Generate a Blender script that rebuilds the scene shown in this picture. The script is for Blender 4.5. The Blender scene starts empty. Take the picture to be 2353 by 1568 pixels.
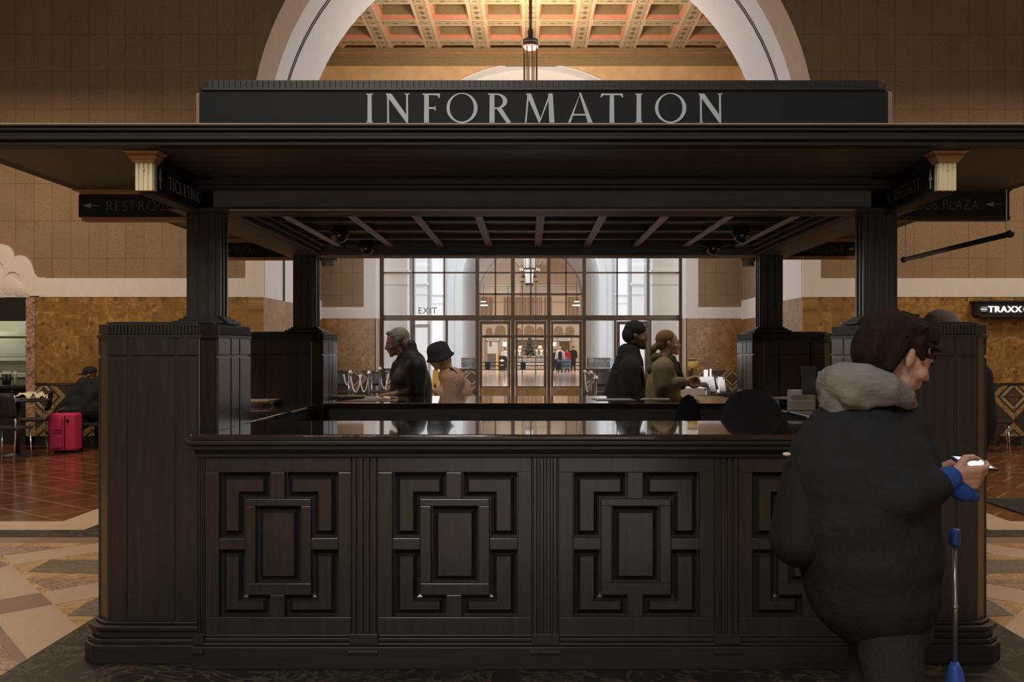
import bpy, bmesh, math, random
from mathutils import Vector, Matrix, Euler
random.seed(7)
SC = bpy.context.scene
COL = SC.collection
F, CX, CY, EYE = 2230.0, 1215.0, 806.0, 1.48
PI = math.pi

def X(px, Y): return (px - CX) * Y / F
def Z(py, Y): return EYE - (py - CY) * Y / F
def Q(px, py, Y): return Vector((X(px, Y), Y, Z(py, Y)))
def floor_at(px, py):
    Y = EYE * F / (py - CY)
    return (X(px, Y), Y)

# ------------------------------------------------------------------ materials
MATS = {}
def new_mat(name):
    m = bpy.data.materials.new(name); m.use_nodes = True
    nt = m.node_tree
    b = nt.nodes.get('Principled BSDF')
    MATS[name] = m
    return m, nt, b
def N(nt, t, **kw):
    n = nt.nodes.new(t)
    for k, v in kw.items():
        if k in n.inputs.keys(): n.inputs[k].default_value = v
        else: setattr(n, k, v)
    return n
def rgba(c): return (c[0], c[1], c[2], 1.0)
def coords(nt, plane='xyz', scale=(1, 1, 1), rot=(0, 0, 0)):
    """object coordinates (= world metres, all meshes are modelled in place); plane picks which axes run along u and v"""
    tc = N(nt, 'ShaderNodeTexCoord')
    if plane == 'xyz':
        out = tc.outputs['Object']
    else:
        s = N(nt, 'ShaderNodeSeparateXYZ'); c = N(nt, 'ShaderNodeCombineXYZ')
        nt.links.new(tc.outputs['Object'], s.inputs[0])
        nt.links.new(s.outputs['XYZ'.index(plane[0].upper())], c.inputs[0])
        nt.links.new(s.outputs['XYZ'.index(plane[1].upper())], c.inputs[1])
        out = c.outputs[0]
    mp = N(nt, 'ShaderNodeMapping')
    mp.inputs['Scale'].default_value = scale; mp.inputs['Rotation'].default_value = rot
    nt.links.new(out, mp.inputs['Vector'])
    return mp.outputs['Vector']
def ramp(nt, fac, stops):
    r = N(nt, 'ShaderNodeValToRGB')
    e = r.color_ramp.elements
    while len(e) < len(stops): e.new(0.5)
    for k, (p, c) in enumerate(stops):
        e[k].position = p; e[k].color = rgba(c)
    nt.links.new(fac, r.inputs['Fac'])
    return r.outputs['Color']
def noise(nt, vec, scale, detail=4, rough=0.6, dist=0.0):
    n = N(nt, 'ShaderNodeTexNoise')
    n.inputs['Scale'].default_value = scale; n.inputs['Detail'].default_value = detail
    n.inputs['Roughness'].default_value = rough; n.inputs['Distortion'].default_value = dist
    nt.links.new(vec, n.inputs['Vector'])
    return n.outputs['Fac']
def mixc(nt, fac, a, b, mode='MIX'):
    m = N(nt, 'ShaderNodeMix', data_type='RGBA', blend_type=mode)
    ia, ib = m.inputs[6], m.inputs[7]
    for i, v in ((ia, a), (ib, b)):
        if isinstance(v, tuple): i.default_value = rgba(v)
        else: nt.links.new(v, i)
    if isinstance(fac, (int, float)): m.inputs[0].default_value = fac
    else: nt.links.new(fac, m.inputs[0])
    return m.outputs[2]
def bump(nt, b, h, strength=0.3, dist=0.01):
    bp = N(nt, 'ShaderNodeBump')
    bp.inputs['Strength'].default_value = strength; bp.inputs['Distance'].default_value = dist
    nt.links.new(h, bp.inputs['Height']); nt.links.new(bp.outputs['Normal'], b.inputs['Normal'])

def plain(name, c, rough=0.6, metal=0.0, var=0.12, sc=6.0, spec=0.5, coat=0.0, emit=None, es=0.0):
    m, nt, b = new_mat(name)
    v = coords(nt)
    f = noise(nt, v, sc, 4)
    lo = tuple(x * (1 - var) for x in c); hi = tuple(min(1, x * (1 + var)) for x in c)
    nt.links.new(ramp(nt, f, [(0.3, lo), (0.7, hi)]), b.inputs['Base Color'])
    b.inputs['Roughness'].default_value = rough; b.inputs['Metallic'].default_value = metal
    b.inputs['Specular IOR Level'].default_value = spec
    if coat: b.inputs['Coat Weight'].default_value = coat; b.inputs['Coat Roughness'].default_value = 0.08
    if emit:
        b.inputs['Emission Color'].default_value = rgba(emit); b.inputs['Emission Strength'].default_value = es
    return m
def wood(name, c, rough=0.38, axis='z', spec=0.45, coat=0.0, crough=0.03):
    m, nt, b = new_mat(name)
    s = {'z': (14, 14, 0.8), 'x': (0.8, 14, 14), 'y': (14, 0.8, 14)}[axis]
    v = coords(nt, scale=s)
    f = noise(nt, v, 3.0, 6, 0.65, 0.6)
    nt.links.new(ramp(nt, f, [(0.25, tuple(x * 0.62 for x in c)), (0.55, c), (0.8, tuple(x * 1.3 for x in c))]), b.inputs['Base Color'])
    b.inputs['Roughness'].default_value = rough; b.inputs['Specular IOR Level'].default_value = spec
    if coat: b.inputs['Coat Weight'].default_value = coat; b.inputs['Coat Roughness'].default_value = crough
    bump(nt, b, f, 0.08, 0.003)
    return m
def fabric(name, c, sc=60, var=0.3, rough=0.9, stretch=(1, 1, 1)):
    m, nt, b = new_mat(name)
    v = coords(nt, scale=stretch)
    f = noise(nt, v, sc, 5, 0.7)
    g = noise(nt, v, 7, 3)
    col = ramp(nt, f, [(0.3, tuple(x * (1 - var) for x in c)), (0.7, tuple(x * (1 + var) for x in c))])
    col = mixc(nt, g, col, tuple(x * 0.8 for x in c))
    nt.links.new(col, b.inputs['Base Color'])
    b.inputs['Roughness'].default_value = rough; b.inputs['Specular IOR Level'].default_value = 0.12
    bump(nt, b, f, 0.55, 0.012)
    return m
def marble(name, a, b_, vein, scale=2.0, rough=0.22, spec=0.5, stretch=(1, 1, 1), vw=.03):
    m, nt, b = new_mat(name)
    v = coords(nt, scale=stretch); b.inputs['Specular IOR Level'].default_value = spec
    f = noise(nt, v, scale * 1.6, 8, 0.6, 1.4)
    g = noise(nt, v, scale * 4, 8, 0.65, 2.5)
    c = ramp(nt, f, [(0.3, a), (0.62, b_)])
    w = ramp(nt, g, [(0.5 - vw, (0, 0, 0)), (0.5, (1, 1, 1)), (0.5 + vw, (0, 0, 0))])
    c = mixc(nt, w, c, vein)
    nt.links.new(c, b.inputs['Base Color']); b.inputs['Roughness'].default_value = rough
    return m

WOOD = wood('dark_panel_wood', (0.031, 0.0265, 0.0235), 0.38, coat=0.55, crough=0.16)
WOODX = wood('dark_moulding_wood', (0.033, 0.027, 0.023), 0.42, 'x', spec=0.35)
WOODB = wood('black_brown_canopy_wood', (0.026, 0.024, 0.022), 0.55, 'x', spec=0.3)
SOFF = wood('shade_lifted_wood', (0.098, 0.099, 0.101), 0.5, 'x', spec=0.3)  # canopy wood painted paler to brighten shaded undersides and the rear counter
WOODY = wood('canopy_rib_wood', (0.14, 0.120, 0.105), 0.30, 'y')
TOPW = wood('polished_counter_wood', (0.055, 0.036, 0.026), 0.05, 'x', spec=0.9, coat=1.0)
WARMW = wood('warm_brown_wood', (0.40, 0.215, 0.105), 0.42, 'x')
SIGNB = plain('sign_face_black', (0.018, 0.019, 0.022), 0.6, var=0.05, spec=0.2)
LETTER = plain('letter_silver', (0.58, 0.64, 0.65), 0.5, var=0.06)
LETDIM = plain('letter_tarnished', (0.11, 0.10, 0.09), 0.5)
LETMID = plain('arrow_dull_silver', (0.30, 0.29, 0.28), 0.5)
BRASSC = plain('fluted_cream_brass', (0.86, 0.78, 0.52), 0.4)
BLACK = plain('black_satin', (0.020, 0.020, 0.022), 0.45, spec=0.35)
BLACKR = plain('black_rubber', (0.016, 0.016, 0.018), 0.8, spec=0.2)
ROPEG = plain('pale_rope', (0.35, 0.33, 0.32), 0.5)
BANDW = plain('warm_arch_band_plaster', (0.52, 0.39, 0.28), 0.85, var=0.04)
SHADEB = plain('niche_brown', (0.30, 0.22, 0.15), 0.8, var=0.1)
CHROME = plain('chrome', (0.75, 0.76, 0.78), 0.14, 1.0, var=0.02)
STEEL = plain('brushed_steel', (0.55, 0.56, 0.57), 0.3, 0.9)
BRONZE = plain('bronze_frame', (0.07, 0.044, 0.025), 0.38, 0.45, var=0.2)
BRONZED = plain('bronze_kick_panel', (0.26, 0.150, 0.055), 0.4, 0.4, var=0.25)
BRONZEL = plain('pale_bronze_frame', (0.42, 0.36, 0.30), 0.4, 0.3)
PEACH = plain('peach_plaster', (0.72, 0.69, 0.66), 0.85, var=0.04)
WHITEP = plain('white_plaster', (0.78, 0.76, 0.74), 0.85, var=0.03)
PATIO = plain('white_patio_stucco', (0.82, 0.82, 0.81), 0.9, var=0.02)
PATIOG = plain('grey_moulding_stucco', (0.55, 0.55, 0.55), 0.9, var=0.02)
CREAMC = plain('cream_cabinet_paint', (0.62, 0.62, 0.50), 0.5, var=0.04)
WHITE = plain('white_paint', (0.75, 0.75, 0.74), 0.5, var=0.03)
CLOTHW = fabric('white_tablecloth', (0.72, 0.68, 0.66), 90, 0.06)
PAPER = plain('paper_white', (0.72, 0.72, 0.72), 0.6)
PAPERC = plain('printed_paper', (0.55, 0.40, 0.33), 0.5, var=0.5, sc=40)
SKIN = plain('skin_tan', (0.46, 0.26, 0.18), 0.5, var=0.08, sc=20)
SKIND = plain('skin_dark', (0.13, 0.075, 0.05), 0.5, var=0.08, sc=20)
EYEW = plain('eye_white', (0.38, 0.33, 0.30), 0.4)
EYEM = plain('eye_dark', (0.05, 0.035, 0.03), 0.1)
GOLDC = plain('coffer_ochre_paint', (0.26, 0.185, 0.085), 0.8, var=0.12, sc=12)
BEIGEC = plain('coffer_beige_paint', (0.43, 0.315, 0.185), 0.8, var=0.06)
PANC = plain('coffer_panel_grey_olive', (0.30, 0.245, 0.15), 0.8, var=0.2, sc=30)
PINKC = plain('coffer_salmon_paint', (0.50, 0.185, 0.11), 0.8, var=0.1)
OLIVEC = plain('coffer_back_olive', (0.13, 0.095, 0.042), 0.9, var=0.1)
PINK = fabric('pink_nylon', (0.62, 0.045, 0.13), 50, 0.15)
BLUEP = plain('blue_plastic', (0.03, 0.10, 0.42), 0.45)
MATR = fabric('black_mat', (0.045, 0.048, 0.045), 120, 0.3)
LAMP = plain('lit_lamp_glass', (1, 0.9, 0.7), 0.4, emit=(1.0, 0.78, 0.5), es=6.0)
LAMPW = plain('lit_chandelier_glass', (0.9, 0.95, 1), 0.4, emit=(0.85, 0.93, 1.0), es=0.4)
NEON = plain('lit_neon_white', (1, 1, 1), 0.4, emit=(1.0, 0.97, 1.0), es=1.6)
SCREEN = plain('lit_phone_screen', (0.6, 0.8, 1), 0.2, emit=(0.55, 0.78, 1.0), es=0.4)
SCREENB = plain('lit_phone_screen_blue', (0.02, 0.15, 0.9), 0.2, emit=(0.03, 0.22, 1.0), es=0.6)

def make_glass(name, tint=(0.96, 0.97, 0.97), refl=0.07):
    m, nt, b = new_mat(name)
    nt.nodes.remove(b)
    out = nt.nodes['Material Output']
    t = N(nt, 'ShaderNodeBsdfTransparent'); t.inputs[0].default_value = rgba(tint)
    g = N(nt, 'ShaderNodeBsdfGlossy'); g.inputs['Roughness'].default_value = 0.02
    fr = N(nt, 'ShaderNodeLayerWeight'); fr.inputs[0].default_value = 0.15
    mu = N(nt, 'ShaderNodeMath', operation='MULTIPLY'); mu.inputs[1].default_value = 0.12
    ad = N(nt, 'ShaderNodeMath', operation='ADD'); ad.inputs[1].default_value = refl * 0.06
    nt.links.new(fr.outputs['Fresnel'], mu.inputs[0]); nt.links.new(mu.outputs[0], ad.inputs[0])
    mx = N(nt, 'ShaderNodeMixShader')
    nt.links.new(ad.outputs[0], mx.inputs[0]); nt.links.new(t.outputs[0], mx.inputs[1]); nt.links.new(g.outputs[0], mx.inputs[2])
    nt.links.new(mx.outputs[0], out.inputs[0])
    return m
GLASS = make_glass('window_glass')
FROST = plain('frosted_plaque', (0.21, 0.18, 0.18), 0.5)
DGLASS = plain('smoked_dome', (0.03, 0.03, 0.032), 0.06, spec=0.8)
CLEARP = make_glass('clear_acrylic', (0.85, 0.87, 0.88), 0.2)

def tile_wall(name, plane):
    m, nt, b = new_mat(name)
    v = coords(nt, plane)
    br = N(nt, 'ShaderNodeTexBrick')
    br.offset = 0.0; br.squash = 1.0
    br.inputs['Scale'].default_value = 1.0
    br.inputs['Brick Width'].default_value = 0.287; br.inputs['Row Height'].default_value = 0.585
    br.inputs['Mortar Size'].default_value = 0.006; br.inputs['Mortar Smooth'].default_value = 0.5
    br.inputs['Color1'].default_value = rgba((0.30, 0.215, 0.135)); br.inputs['Color2'].default_value = rgba((0.35, 0.25, 0.155))
    br.inputs['Mortar'].default_value = rgba((0.09, 0.062, 0.036))
    nt.links.new(v, br.inputs['Vector'])
    f = ramp(nt, noise(nt, v, 38, 3, 0.85), [(0.35, (0, 0, 0)), (0.65, (1, 1, 1))]); g = noise(nt, v, 1.5, 3)
    c = mixc(nt, f, br.outputs['Color'], (0.20, 0.14, 0.082))
    c = mixc(nt, ramp(nt, g, [(0.4, (0, 0, 0)), (0.75, (.5, .5, .5))]), c, (0.33, 0.235, 0.145))
    nt.links.new(c, b.inputs['Base Color']); b.inputs['Roughness'].default_value = 0.9
    b.inputs['Specular IOR Level'].default_value = 0.2
    return m
TILEW = tile_wall('acoustic_tile_wall', 'xz')
TILEWY = tile_wall('acoustic_tile_wall_side', 'yz')
TILEV = plain('vestibule_sand_tile', (0.66, 0.45, 0.23), 0.9, var=0.14, sc=3)

def wainscot(name, plane):
    m, nt, b = new_mat(name)
    v = coords(nt, plane)
    ch = N(nt, 'ShaderNodeTexVoronoi', distance='CHEBYCHEV'); ch.inputs['Randomness'].default_value = 0.0
    ch.inputs['Scale'].default_value = 2.63
    nt.links.new(v, ch.inputs['Vector'])
    vc = N(nt, 'ShaderNodeTexWhiteNoise')
    nt.links.new(ch.outputs['Position'], vc.inputs['Vector'])
    vm = N(nt, 'ShaderNodeVectorMath', operation='ADD')
    sc_ = N(nt, 'ShaderNodeVectorMath', operation='SCALE'); sc_.inputs['Scale'].default_value = 7.0
    nt.links.new(vc.outputs['Color'], sc_.inputs[0]); nt.links.new(v, vm.inputs[0]); nt.links.new(sc_.outputs[0], vm.inputs[1])
    f = noise(nt, vm.outputs[0], 6, 8, 0.75, 1.2)
    g = noise(nt, vm.outputs[0], 1.3, 3, 0.5)
    c = ramp(nt, f, [(0.28, (0.085, 0.040, 0.012)), (0.5, (0.30, 0.165, 0.045)), (0.72, (0.60, 0.37, 0.14))])
    c = mixc(nt, ramp(nt, g, [(0.35, (0, 0, 0)), (0.7, (0.8, 0.8, 0.8))]), c, (0.21, 0.108, 0.028))
    # small inset squares at the tile centres
    r1 = ramp(nt, ch.outputs['Distance'], [(0.0, (1, 1, 1)), (0.062, (1, 1, 1)), (0.066, (0, 0, 0))])
    r2 = ramp(nt, ch.outputs['Distance'], [(0.0, (1, 1, 1)), (0.032, (1, 1, 1)), (0.036, (0, 0, 0))])
    c = mixc(nt, r1, c, (0.05, 0.026, 0.01))
    c = mixc(nt, r2, c, (0.30, 0.17, 0.07))
    nt.links.new(c, b.inputs['Base Color']); b.inputs['Roughness'].default_value = 0.38
    return m
WAINS = wainscot('travertine_wainscot', 'xz')
WAINSY = wainscot('travertine_wainscot_side', 'yz')

def dado(name, plane, zoff=0.0):
    """diamond patterned glazed tile: concentric diamonds on a 0.74 m repeat"""
    m, nt, b = new_mat(name)
    v = coords(nt, plane)
    ma = N(nt, 'ShaderNodeTexVoronoi', distance='MANHATTAN'); ma.inputs['Randomness'].default_value = 0.0
    ma.inputs['Scale'].default_value = 1.32
    nt.links.new(v, ma.inputs['Vector'])
    k = (0.045, 0.040, 0.030); o = (0.42, 0.27, 0.10); l = (0.50, 0.38, 0.22); r = (0.16, 0.06, 0.03)
    c = ramp(nt, ma.outputs['Distance'], [(0.0, r), (0.14, r), (0.15, k), (0.21, l), (0.28, l), (0.285, k), (0.33, k), (0.34, o), (0.46, o), (0.47, k)])
    for n in nt.nodes:
        if n.type == 'VALTORGB': n.color_ramp.interpolation = 'CONSTANT'
    f = noise(nt, v, 25, 4, 0.7)
    c = mixc(nt, ramp(nt, f, [(0.35, (0.6, 0.6, 0.6)), (0.65, (0, 0, 0))]), c, (0.05, 0.045, 0.03))
    br = N(nt, 'ShaderNodeTexBrick'); br.offset = 0.0
    br.inputs['Brick Width'].default_value = 0.19; br.inputs['Row Height'].default_value = 0.19; br.inputs['Mortar Size'].default_value = 0.004
    br.inputs['Scale'].default_value = 1.0
    nt.links.new(v, br.inputs['Vector'])
    c = mixc(nt, br.outputs['Fac'], c, (0.03, 0.027, 0.02))
    nt.links.new(c, b.inputs['Base Color']); b.inputs['Roughness'].default_value = 0.4
    return m
DADO = dado('diamond_tile_dado', 'xz')

def redfloor():
    m, nt, b = new_mat('red_quarry_tile')
    v = coords(nt, rot=(0, 0, math.radians(38)))
    br = N(nt, 'ShaderNodeTexBrick'); br.offset = 0.5
    br.inputs['Scale'].default_value = 1.0
    br.inputs['Brick Width'].default_value = 0.46; br.inputs['Row Height'].default_value = 0.46
    br.inputs['Mortar Size'].default_value = 0.013; br.inputs['Mortar Smooth'].default_value = 0.2
    br.inputs['Color1'].default_value = rgba((0.120, 0.040, 0.018)); br.inputs['Color2'].default_value = rgba((0.175, 0.062, 0.028))
    br.inputs['Mortar'].default_value = rgba((0.38, 0.22, 0.13))
    nt.links.new(v, br.inputs['Vector'])
    f = noise(nt, v, 5, 6, 0.6)
    c = mixc(nt, ramp(nt, f, [(0.4, (0, 0, 0)), (0.7, (0.6, 0.6, 0.6))]), br.outputs['Color'], (0.12, 0.032, 0.014))
    nt.links.new(c, b.inputs['Base Color'])
    b.inputs['Roughness'].default_value = 0.16; b.inputs['Specular IOR Level'].default_value = 0.6
    bump(nt, b, f, 0.05, 0.01)
    return m
REDF = redfloor()
M_CREAM = marble('cream_marble', (0.56, 0.40, 0.28), (0.64, 0.46, 0.33), (0.54, 0.38, 0.27), 2, 0.3)
M_PINK = marble('brown_pink_marble', (0.25, 0.155, 0.115), (0.31, 0.195, 0.145), (0.23, 0.14, 0.105), 2, 0.3)
M_OCHRE = marble('ochre_marble', (0.46, 0.26, 0.09), (0.70, 0.47, 0.22), (0.26, 0.12, 0.05), 1.8, 0.3, .5, (1, 1, 1), .04)
M_BROWN = marble('brown_veined_marble', (0.10, 0.050, 0.030), (0.33, 0.20, 0.13), (0.62, 0.45, 0.32), 1.6, 0.3, .5, (1, 2.2, 1), .05)
M_GREEN = marble('green_black_marble', (0.045, 0.042, 0.028), (0.15, 0.13, 0.09), (0.34, 0.30, 0.23), 1.6, 0.3, .4, (.7, 5, 1), .045)
M_BLACK = marble('black_marble', (0.018, 0.018, 0.015), (0.030, 0.029, 0.024), (0.12, 0.09, 0.06), 0.6, 0.45, .15)
M_PATIO = marble('patio_pink_paving', (0.58, 0.45, 0.44), (0.68, 0.54, 0.53), (0.44, 0.32, 0.31), 2, 0.12)

# ------------------------------------------------------------------ mesh builder
class MB:
    def __init__(s, mats): s.v = []; s.f = []; s.mi = []; s.mats = mats if isinstance(mats, list) else [mats]
    def add(s, vs, fs, m=0):
        o = len(s.v); s.v += [tuple(p) for p in vs]
        for f in fs: s.f.append([i + o for i in f]); s.mi.append(m)
        return s
    def box(s, x0, x1, y0, y1, z0, z1, m=0):
        if x0 > x1: x0, x1 = x1, x0
        if y0 > y1: y0, y1 = y1, y0
        if z0 > z1: z0, z1 = z1, z0
        return s.add([(x0, y0, z0), (x1, y0, z0), (x1, y1, z0), (x0, y1, z0), (x0, y0, z1), (x1, y0, z1), (x1, y1, z1), (x0, y1, z1)],
              [(0, 3, 2, 1), (4, 5, 6, 7), (0, 1, 5, 4), (1, 2, 6, 5), (2, 3, 7, 6), (3, 0, 4, 7)], m)
    def prism(s, poly, axis, a, b, m=0):
        """poly: 2D points in the two other axes (x: y,z; y: x,z; z: x,y), extruded from a to b"""
        def P(p, t): return {'x': (t, p[0], p[1]), 'y': (p[0], t, p[1]), 'z': (p[0], p[1], t)}[axis]
        n = len(poly)
        return s.add([P(p, a) for p in poly] + [P(p, b) for p in poly],
              [tuple(range(n))[::-1], tuple(range(n, 2 * n))] + [(i, (i + 1) % n, n + (i + 1) % n, n + i) for i in range(n)], m)
    def frustum(s, r0, r1, y0, y1, m=0, axis='y'):
        """rectangle r0=(a0,a1,b0,b1) at y0 tapering to r1 at y1"""
        def P(a, b, t): return (a, t, b) if axis == 'y' else ((a, b, t) if axis == 'z' else (t, a, b))
        q = lambda r, t: [P(r[0], r[2], t), P(r[1], r[2], t), P(r[1], r[3], t), P(r[0], r[3], t)]
        return s.add(q(r0, y0) + q(r1, y1), [(3, 2, 1, 0), (4, 5, 6, 7), (0, 1, 5, 4), (1, 2, 6, 5), (2, 3, 7, 6), (3, 0, 4, 7)], m)
    def tube(s, pts, r, m=0, n=10, cap=True):
        pts = [Vector(p) for p in pts]
        rs = r if isinstance(r, (list, tuple)) else [r] * len(pts)
        rings = []; prev = None
        for i, p in enumerate(pts):
            d = (pts[min(i + 1, len(pts) - 1)] - pts[max(i - 1, 0)]).normalized()
            if prev is None:
                u = d.orthogonal().normalized()
            else:
                u = (prev - d * prev.dot(d)); u = u.normalized() if u.length > 1e-6 else d.orthogonal().normalized()
            prev = u; w = d.cross(u)
            rings.append([p + (u * math.cos(2 * PI * k / n) + w * math.sin(2 * PI * k / n)) * rs[i] for k in range(n)])
        vs = [q for r_ in rings for q in r_]; fs = []
        for i in range(len(rings) - 1):
            for k in range(n): fs.append((i * n + k, i * n + (k + 1) % n, (i + 1) * n + (k + 1) % n, (i + 1) * n + k))
        if cap: fs += [tuple(range(n))[::-1], tuple(range(len(vs) - n, len(vs)))]
        return s.add(vs, fs, m)
    def lathe(s, c, prof, m=0, n=20):
        """prof: (radius, z) pairs about the vertical through c=(x,y), z absolute"""
        vs = [(c[0] + r * math.cos(2 * PI * k / n), c[1] + r * math.sin(2 * PI * k / n), z) for r, z in prof for k in range(n)]
        fs = [(i * n + k, i * n + (k + 1) % n, (i + 1) * n + (k + 1) % n, (i + 1) * n + k) for i in range(len(prof) - 1) for k in range(n)]
        fs += [tuple(range(n))[::-1], tuple(range(len(vs) - n, len(vs)))]
        return s.add(vs, fs, m)
    def ball(s, c, r, m=0, n=14, k=9, cut=None):
        r = (r, r, r) if isinstance(r, (int, float)) else r
        prof = [(math.sin(PI * i / k), math.cos(PI * i / k)) for i in range(k + 1)]
        vs = [(c[0] + r[0] * a * math.cos(2 * PI * j / n), c[1] + r[1] * a * math.sin(2 * PI * j / n), c[2] + r[2] * b) for a, b in prof for j in range(n)]
        fs = [(i * n + j, (i + 1) * n + j, (i + 1) * n + (j + 1) % n, i * n + (j + 1) % n) for i in range(k) for j in range(n)]
        return s.add(vs, fs, m)
    def sheet(s, grid, th, m=0):
        """grid: rows of points -> a thin double-sided sheet of thickness th"""
        R, C_ = len(grid), len(grid[0]); g = [[Vector(p) for p in row] for row in grid]
        nr = [[None] * C_ for _ in range(R)]
        for i in range(R):
            for j in range(C_):
                a = g[min(i + 1, R - 1)][j] - g[max(i - 1, 0)][j]; b = g[i][min(j + 1, C_ - 1)] - g[i][max(j - 1, 0)]
                nr[i][j] = a.cross(b).normalized() if a.cross(b).length > 1e-9 else Vector((0, 0, 1))
        vs = [g[i][j] + nr[i][j] * th / 2 for i in range(R) for j in range(C_)] + [g[i][j] - nr[i][j] * th / 2 for i in range(R) for j in range(C_)]
        o = R * C_; fs = []
        for i in range(R - 1):
            for j in range(C_ - 1):
                a, b, c, d = i * C_ + j, i * C_ + j + 1, (i + 1) * C_ + j + 1, (i + 1) * C_ + j
                fs += [(a, d, c, b), (a + o, b + o, c + o, d + o)]
        for i in range(R - 1):
            for j in (0, C_ - 1):
                a, b = i * C_ + j, (i + 1) * C_ + j; fs.append((a, b, b + o, a + o))
        for j in range(C_ - 1):
            for i in (0, R - 1):
                a, b = i * C_ + j, i * C_ + j + 1; fs.append((a, b, b + o, a + o))
        return s.add(vs, fs, m)
    def build(s, name, parent=None, smooth=False, bevel=0.0, seg=2):
        me = bpy.data.meshes.new(name)
        me.from_pydata(s.v, [], s.f)
        for mt in s.mats: me.materials.append(mt)
        me.polygons.foreach_set('material_index', s.mi)
        bm = bmesh.new(); bm.from_mesh(me); bmesh.ops.recalc_face_normals(bm, faces=bm.faces); bm.to_mesh(me); bm.free()
        if smooth: me.polygons.foreach_set('use_smooth', [True] * len(me.polygons))
        me.update()
        return put(name, me, parent, bevel, seg)
def put(name, me, parent=None, bevel=0.0, seg=2):
    o = bpy.data.objects.new(name, me); COL.objects.link(o)
    if parent is not None:
        o.parent = parent; o.matrix_parent_inverse = Matrix.Translation(-parent.location)
    if bevel:
        b = o.modifiers.new('bevel', 'BEVEL'); b.width = bevel; b.segments = seg; b.limit_method = 'ANGLE'
    return o
def tag(o, label=None, cat=None, group=None, kind=None):
    if label: o['label'] = label
    if cat: o['category'] = cat
    if group: o['group'] = group
    if kind: o['kind'] = kind
    return o
def thing(name, label, cat, loc=(0, 0, 0), group=None):
    o = bpy.data.objects.new(name, None); COL.objects.link(o); o.location = loc; o.empty_display_size = 0.1
    bpy.context.view_layer.update()
    return tag(o, label, cat, group)
def struct(o): o['kind'] = 'structure'; return o
def copy_tree(src, dx, parent=None, name=None):
    """copy a thing and each of its parts; the copy of the top object is moved by dx"""
    c = src.copy(); COL.objects.link(c)
    if parent is None: c.location = src.location + Vector(dx)
    else:
        c.parent = parent; c.matrix_parent_inverse = src.matrix_parent_inverse.copy()
    for ch in src.children: copy_tree(ch, dx, c)
    return c

# ------------------------------------------------------------------ text
def text(name, s, h, org, right, up, mat, parent=None, ext=0.003, width=None, thin=0.0, th=None):
    """letters as a mesh; org lower-left corner, right/up unit vectors, h = capital height; width stretches to fit"""
    cu = bpy.data.curves.new(name, 'FONT'); cu.body = s; cu.size = 1.0; cu.extrude = 0.0
    cu.offset = thin; cu.space_character = 1.12
    to = bpy.data.objects.new('tmp', cu); COL.objects.link(to)
    dg = bpy.context.evaluated_depsgraph_get()
    me = bpy.data.meshes.new_from_object(to.evaluated_get(dg)); bpy.data.objects.remove(to)
    xs = [v.co.x for v in me.vertices]; ys = [v.co.y for v in me.vertices]
    x0, x1, y0, y1 = min(xs), max(xs), min(ys), max(ys)
    sy = h / (y1 - y0); sx = (width / (x1 - x0)) if width else sy
    R, U = Vector(right), Vector(up); Nn = R.cross(U)
    bm = bmesh.new(); bm.from_mesh(me)
    r = bmesh.ops.extrude_face_region(bm, geom=bm.faces[:])
    ex = [g for g in r['geom'] if isinstance(g, bmesh.types.BMVert)]
    exs = set(ex)
    for v in bm.verts:
        p = Vector(org) + R * ((v.co.x - x0) * sx) + U * ((v.co.y - y0) * sy)
        v.co = p + (Nn * ext if v in exs else Vector((0, 0, 0)))
    bmesh.ops.recalc_face_normals(bm, faces=bm.faces)
    bm.to_mesh(me); bm.free(); me.materials.clear(); me.materials.append(mat)
    me.name = name
    return put(name, me, parent)

# ------------------------------------------------------------------ blobs: closed shapes fused into one continuous skin
def ell(c, r, rot=None):
    M = Matrix.Translation(Vector(c))
    if rot: M = M @ Euler(rot).to_matrix().to_4x4()
    r = (r, r, r) if isinstance(r, (int, float)) else r
    return M @ Matrix.Diagonal((r[0], r[1], r[2], 1))
def _sph(bm, M, n=14, k=9):
    bmesh.ops.create_uvsphere(bm, u_segments=n, v_segments=k, radius=1.0, matrix=M)
def _cap(bm, p0, r0, p1, r1, S=None):
    p0, p1 = Vector(p0), Vector(p1); S = S or Matrix.Identity(4)
    _sph(bm, S @ ell(p0, r0)); _sph(bm, S @ ell(p1, r1))
    d = p1 - p0
    if d.length < 1e-5: return
    M = S @ Matrix.Translation((p0 + p1) / 2) @ d.to_track_quat('Z', 'Y').to_matrix().to_4x4()
    bmesh.ops.create_cone(bm, cap_ends=True, segments=14, radius1=r0, radius2=r1, depth=d.length, matrix=M)
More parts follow.
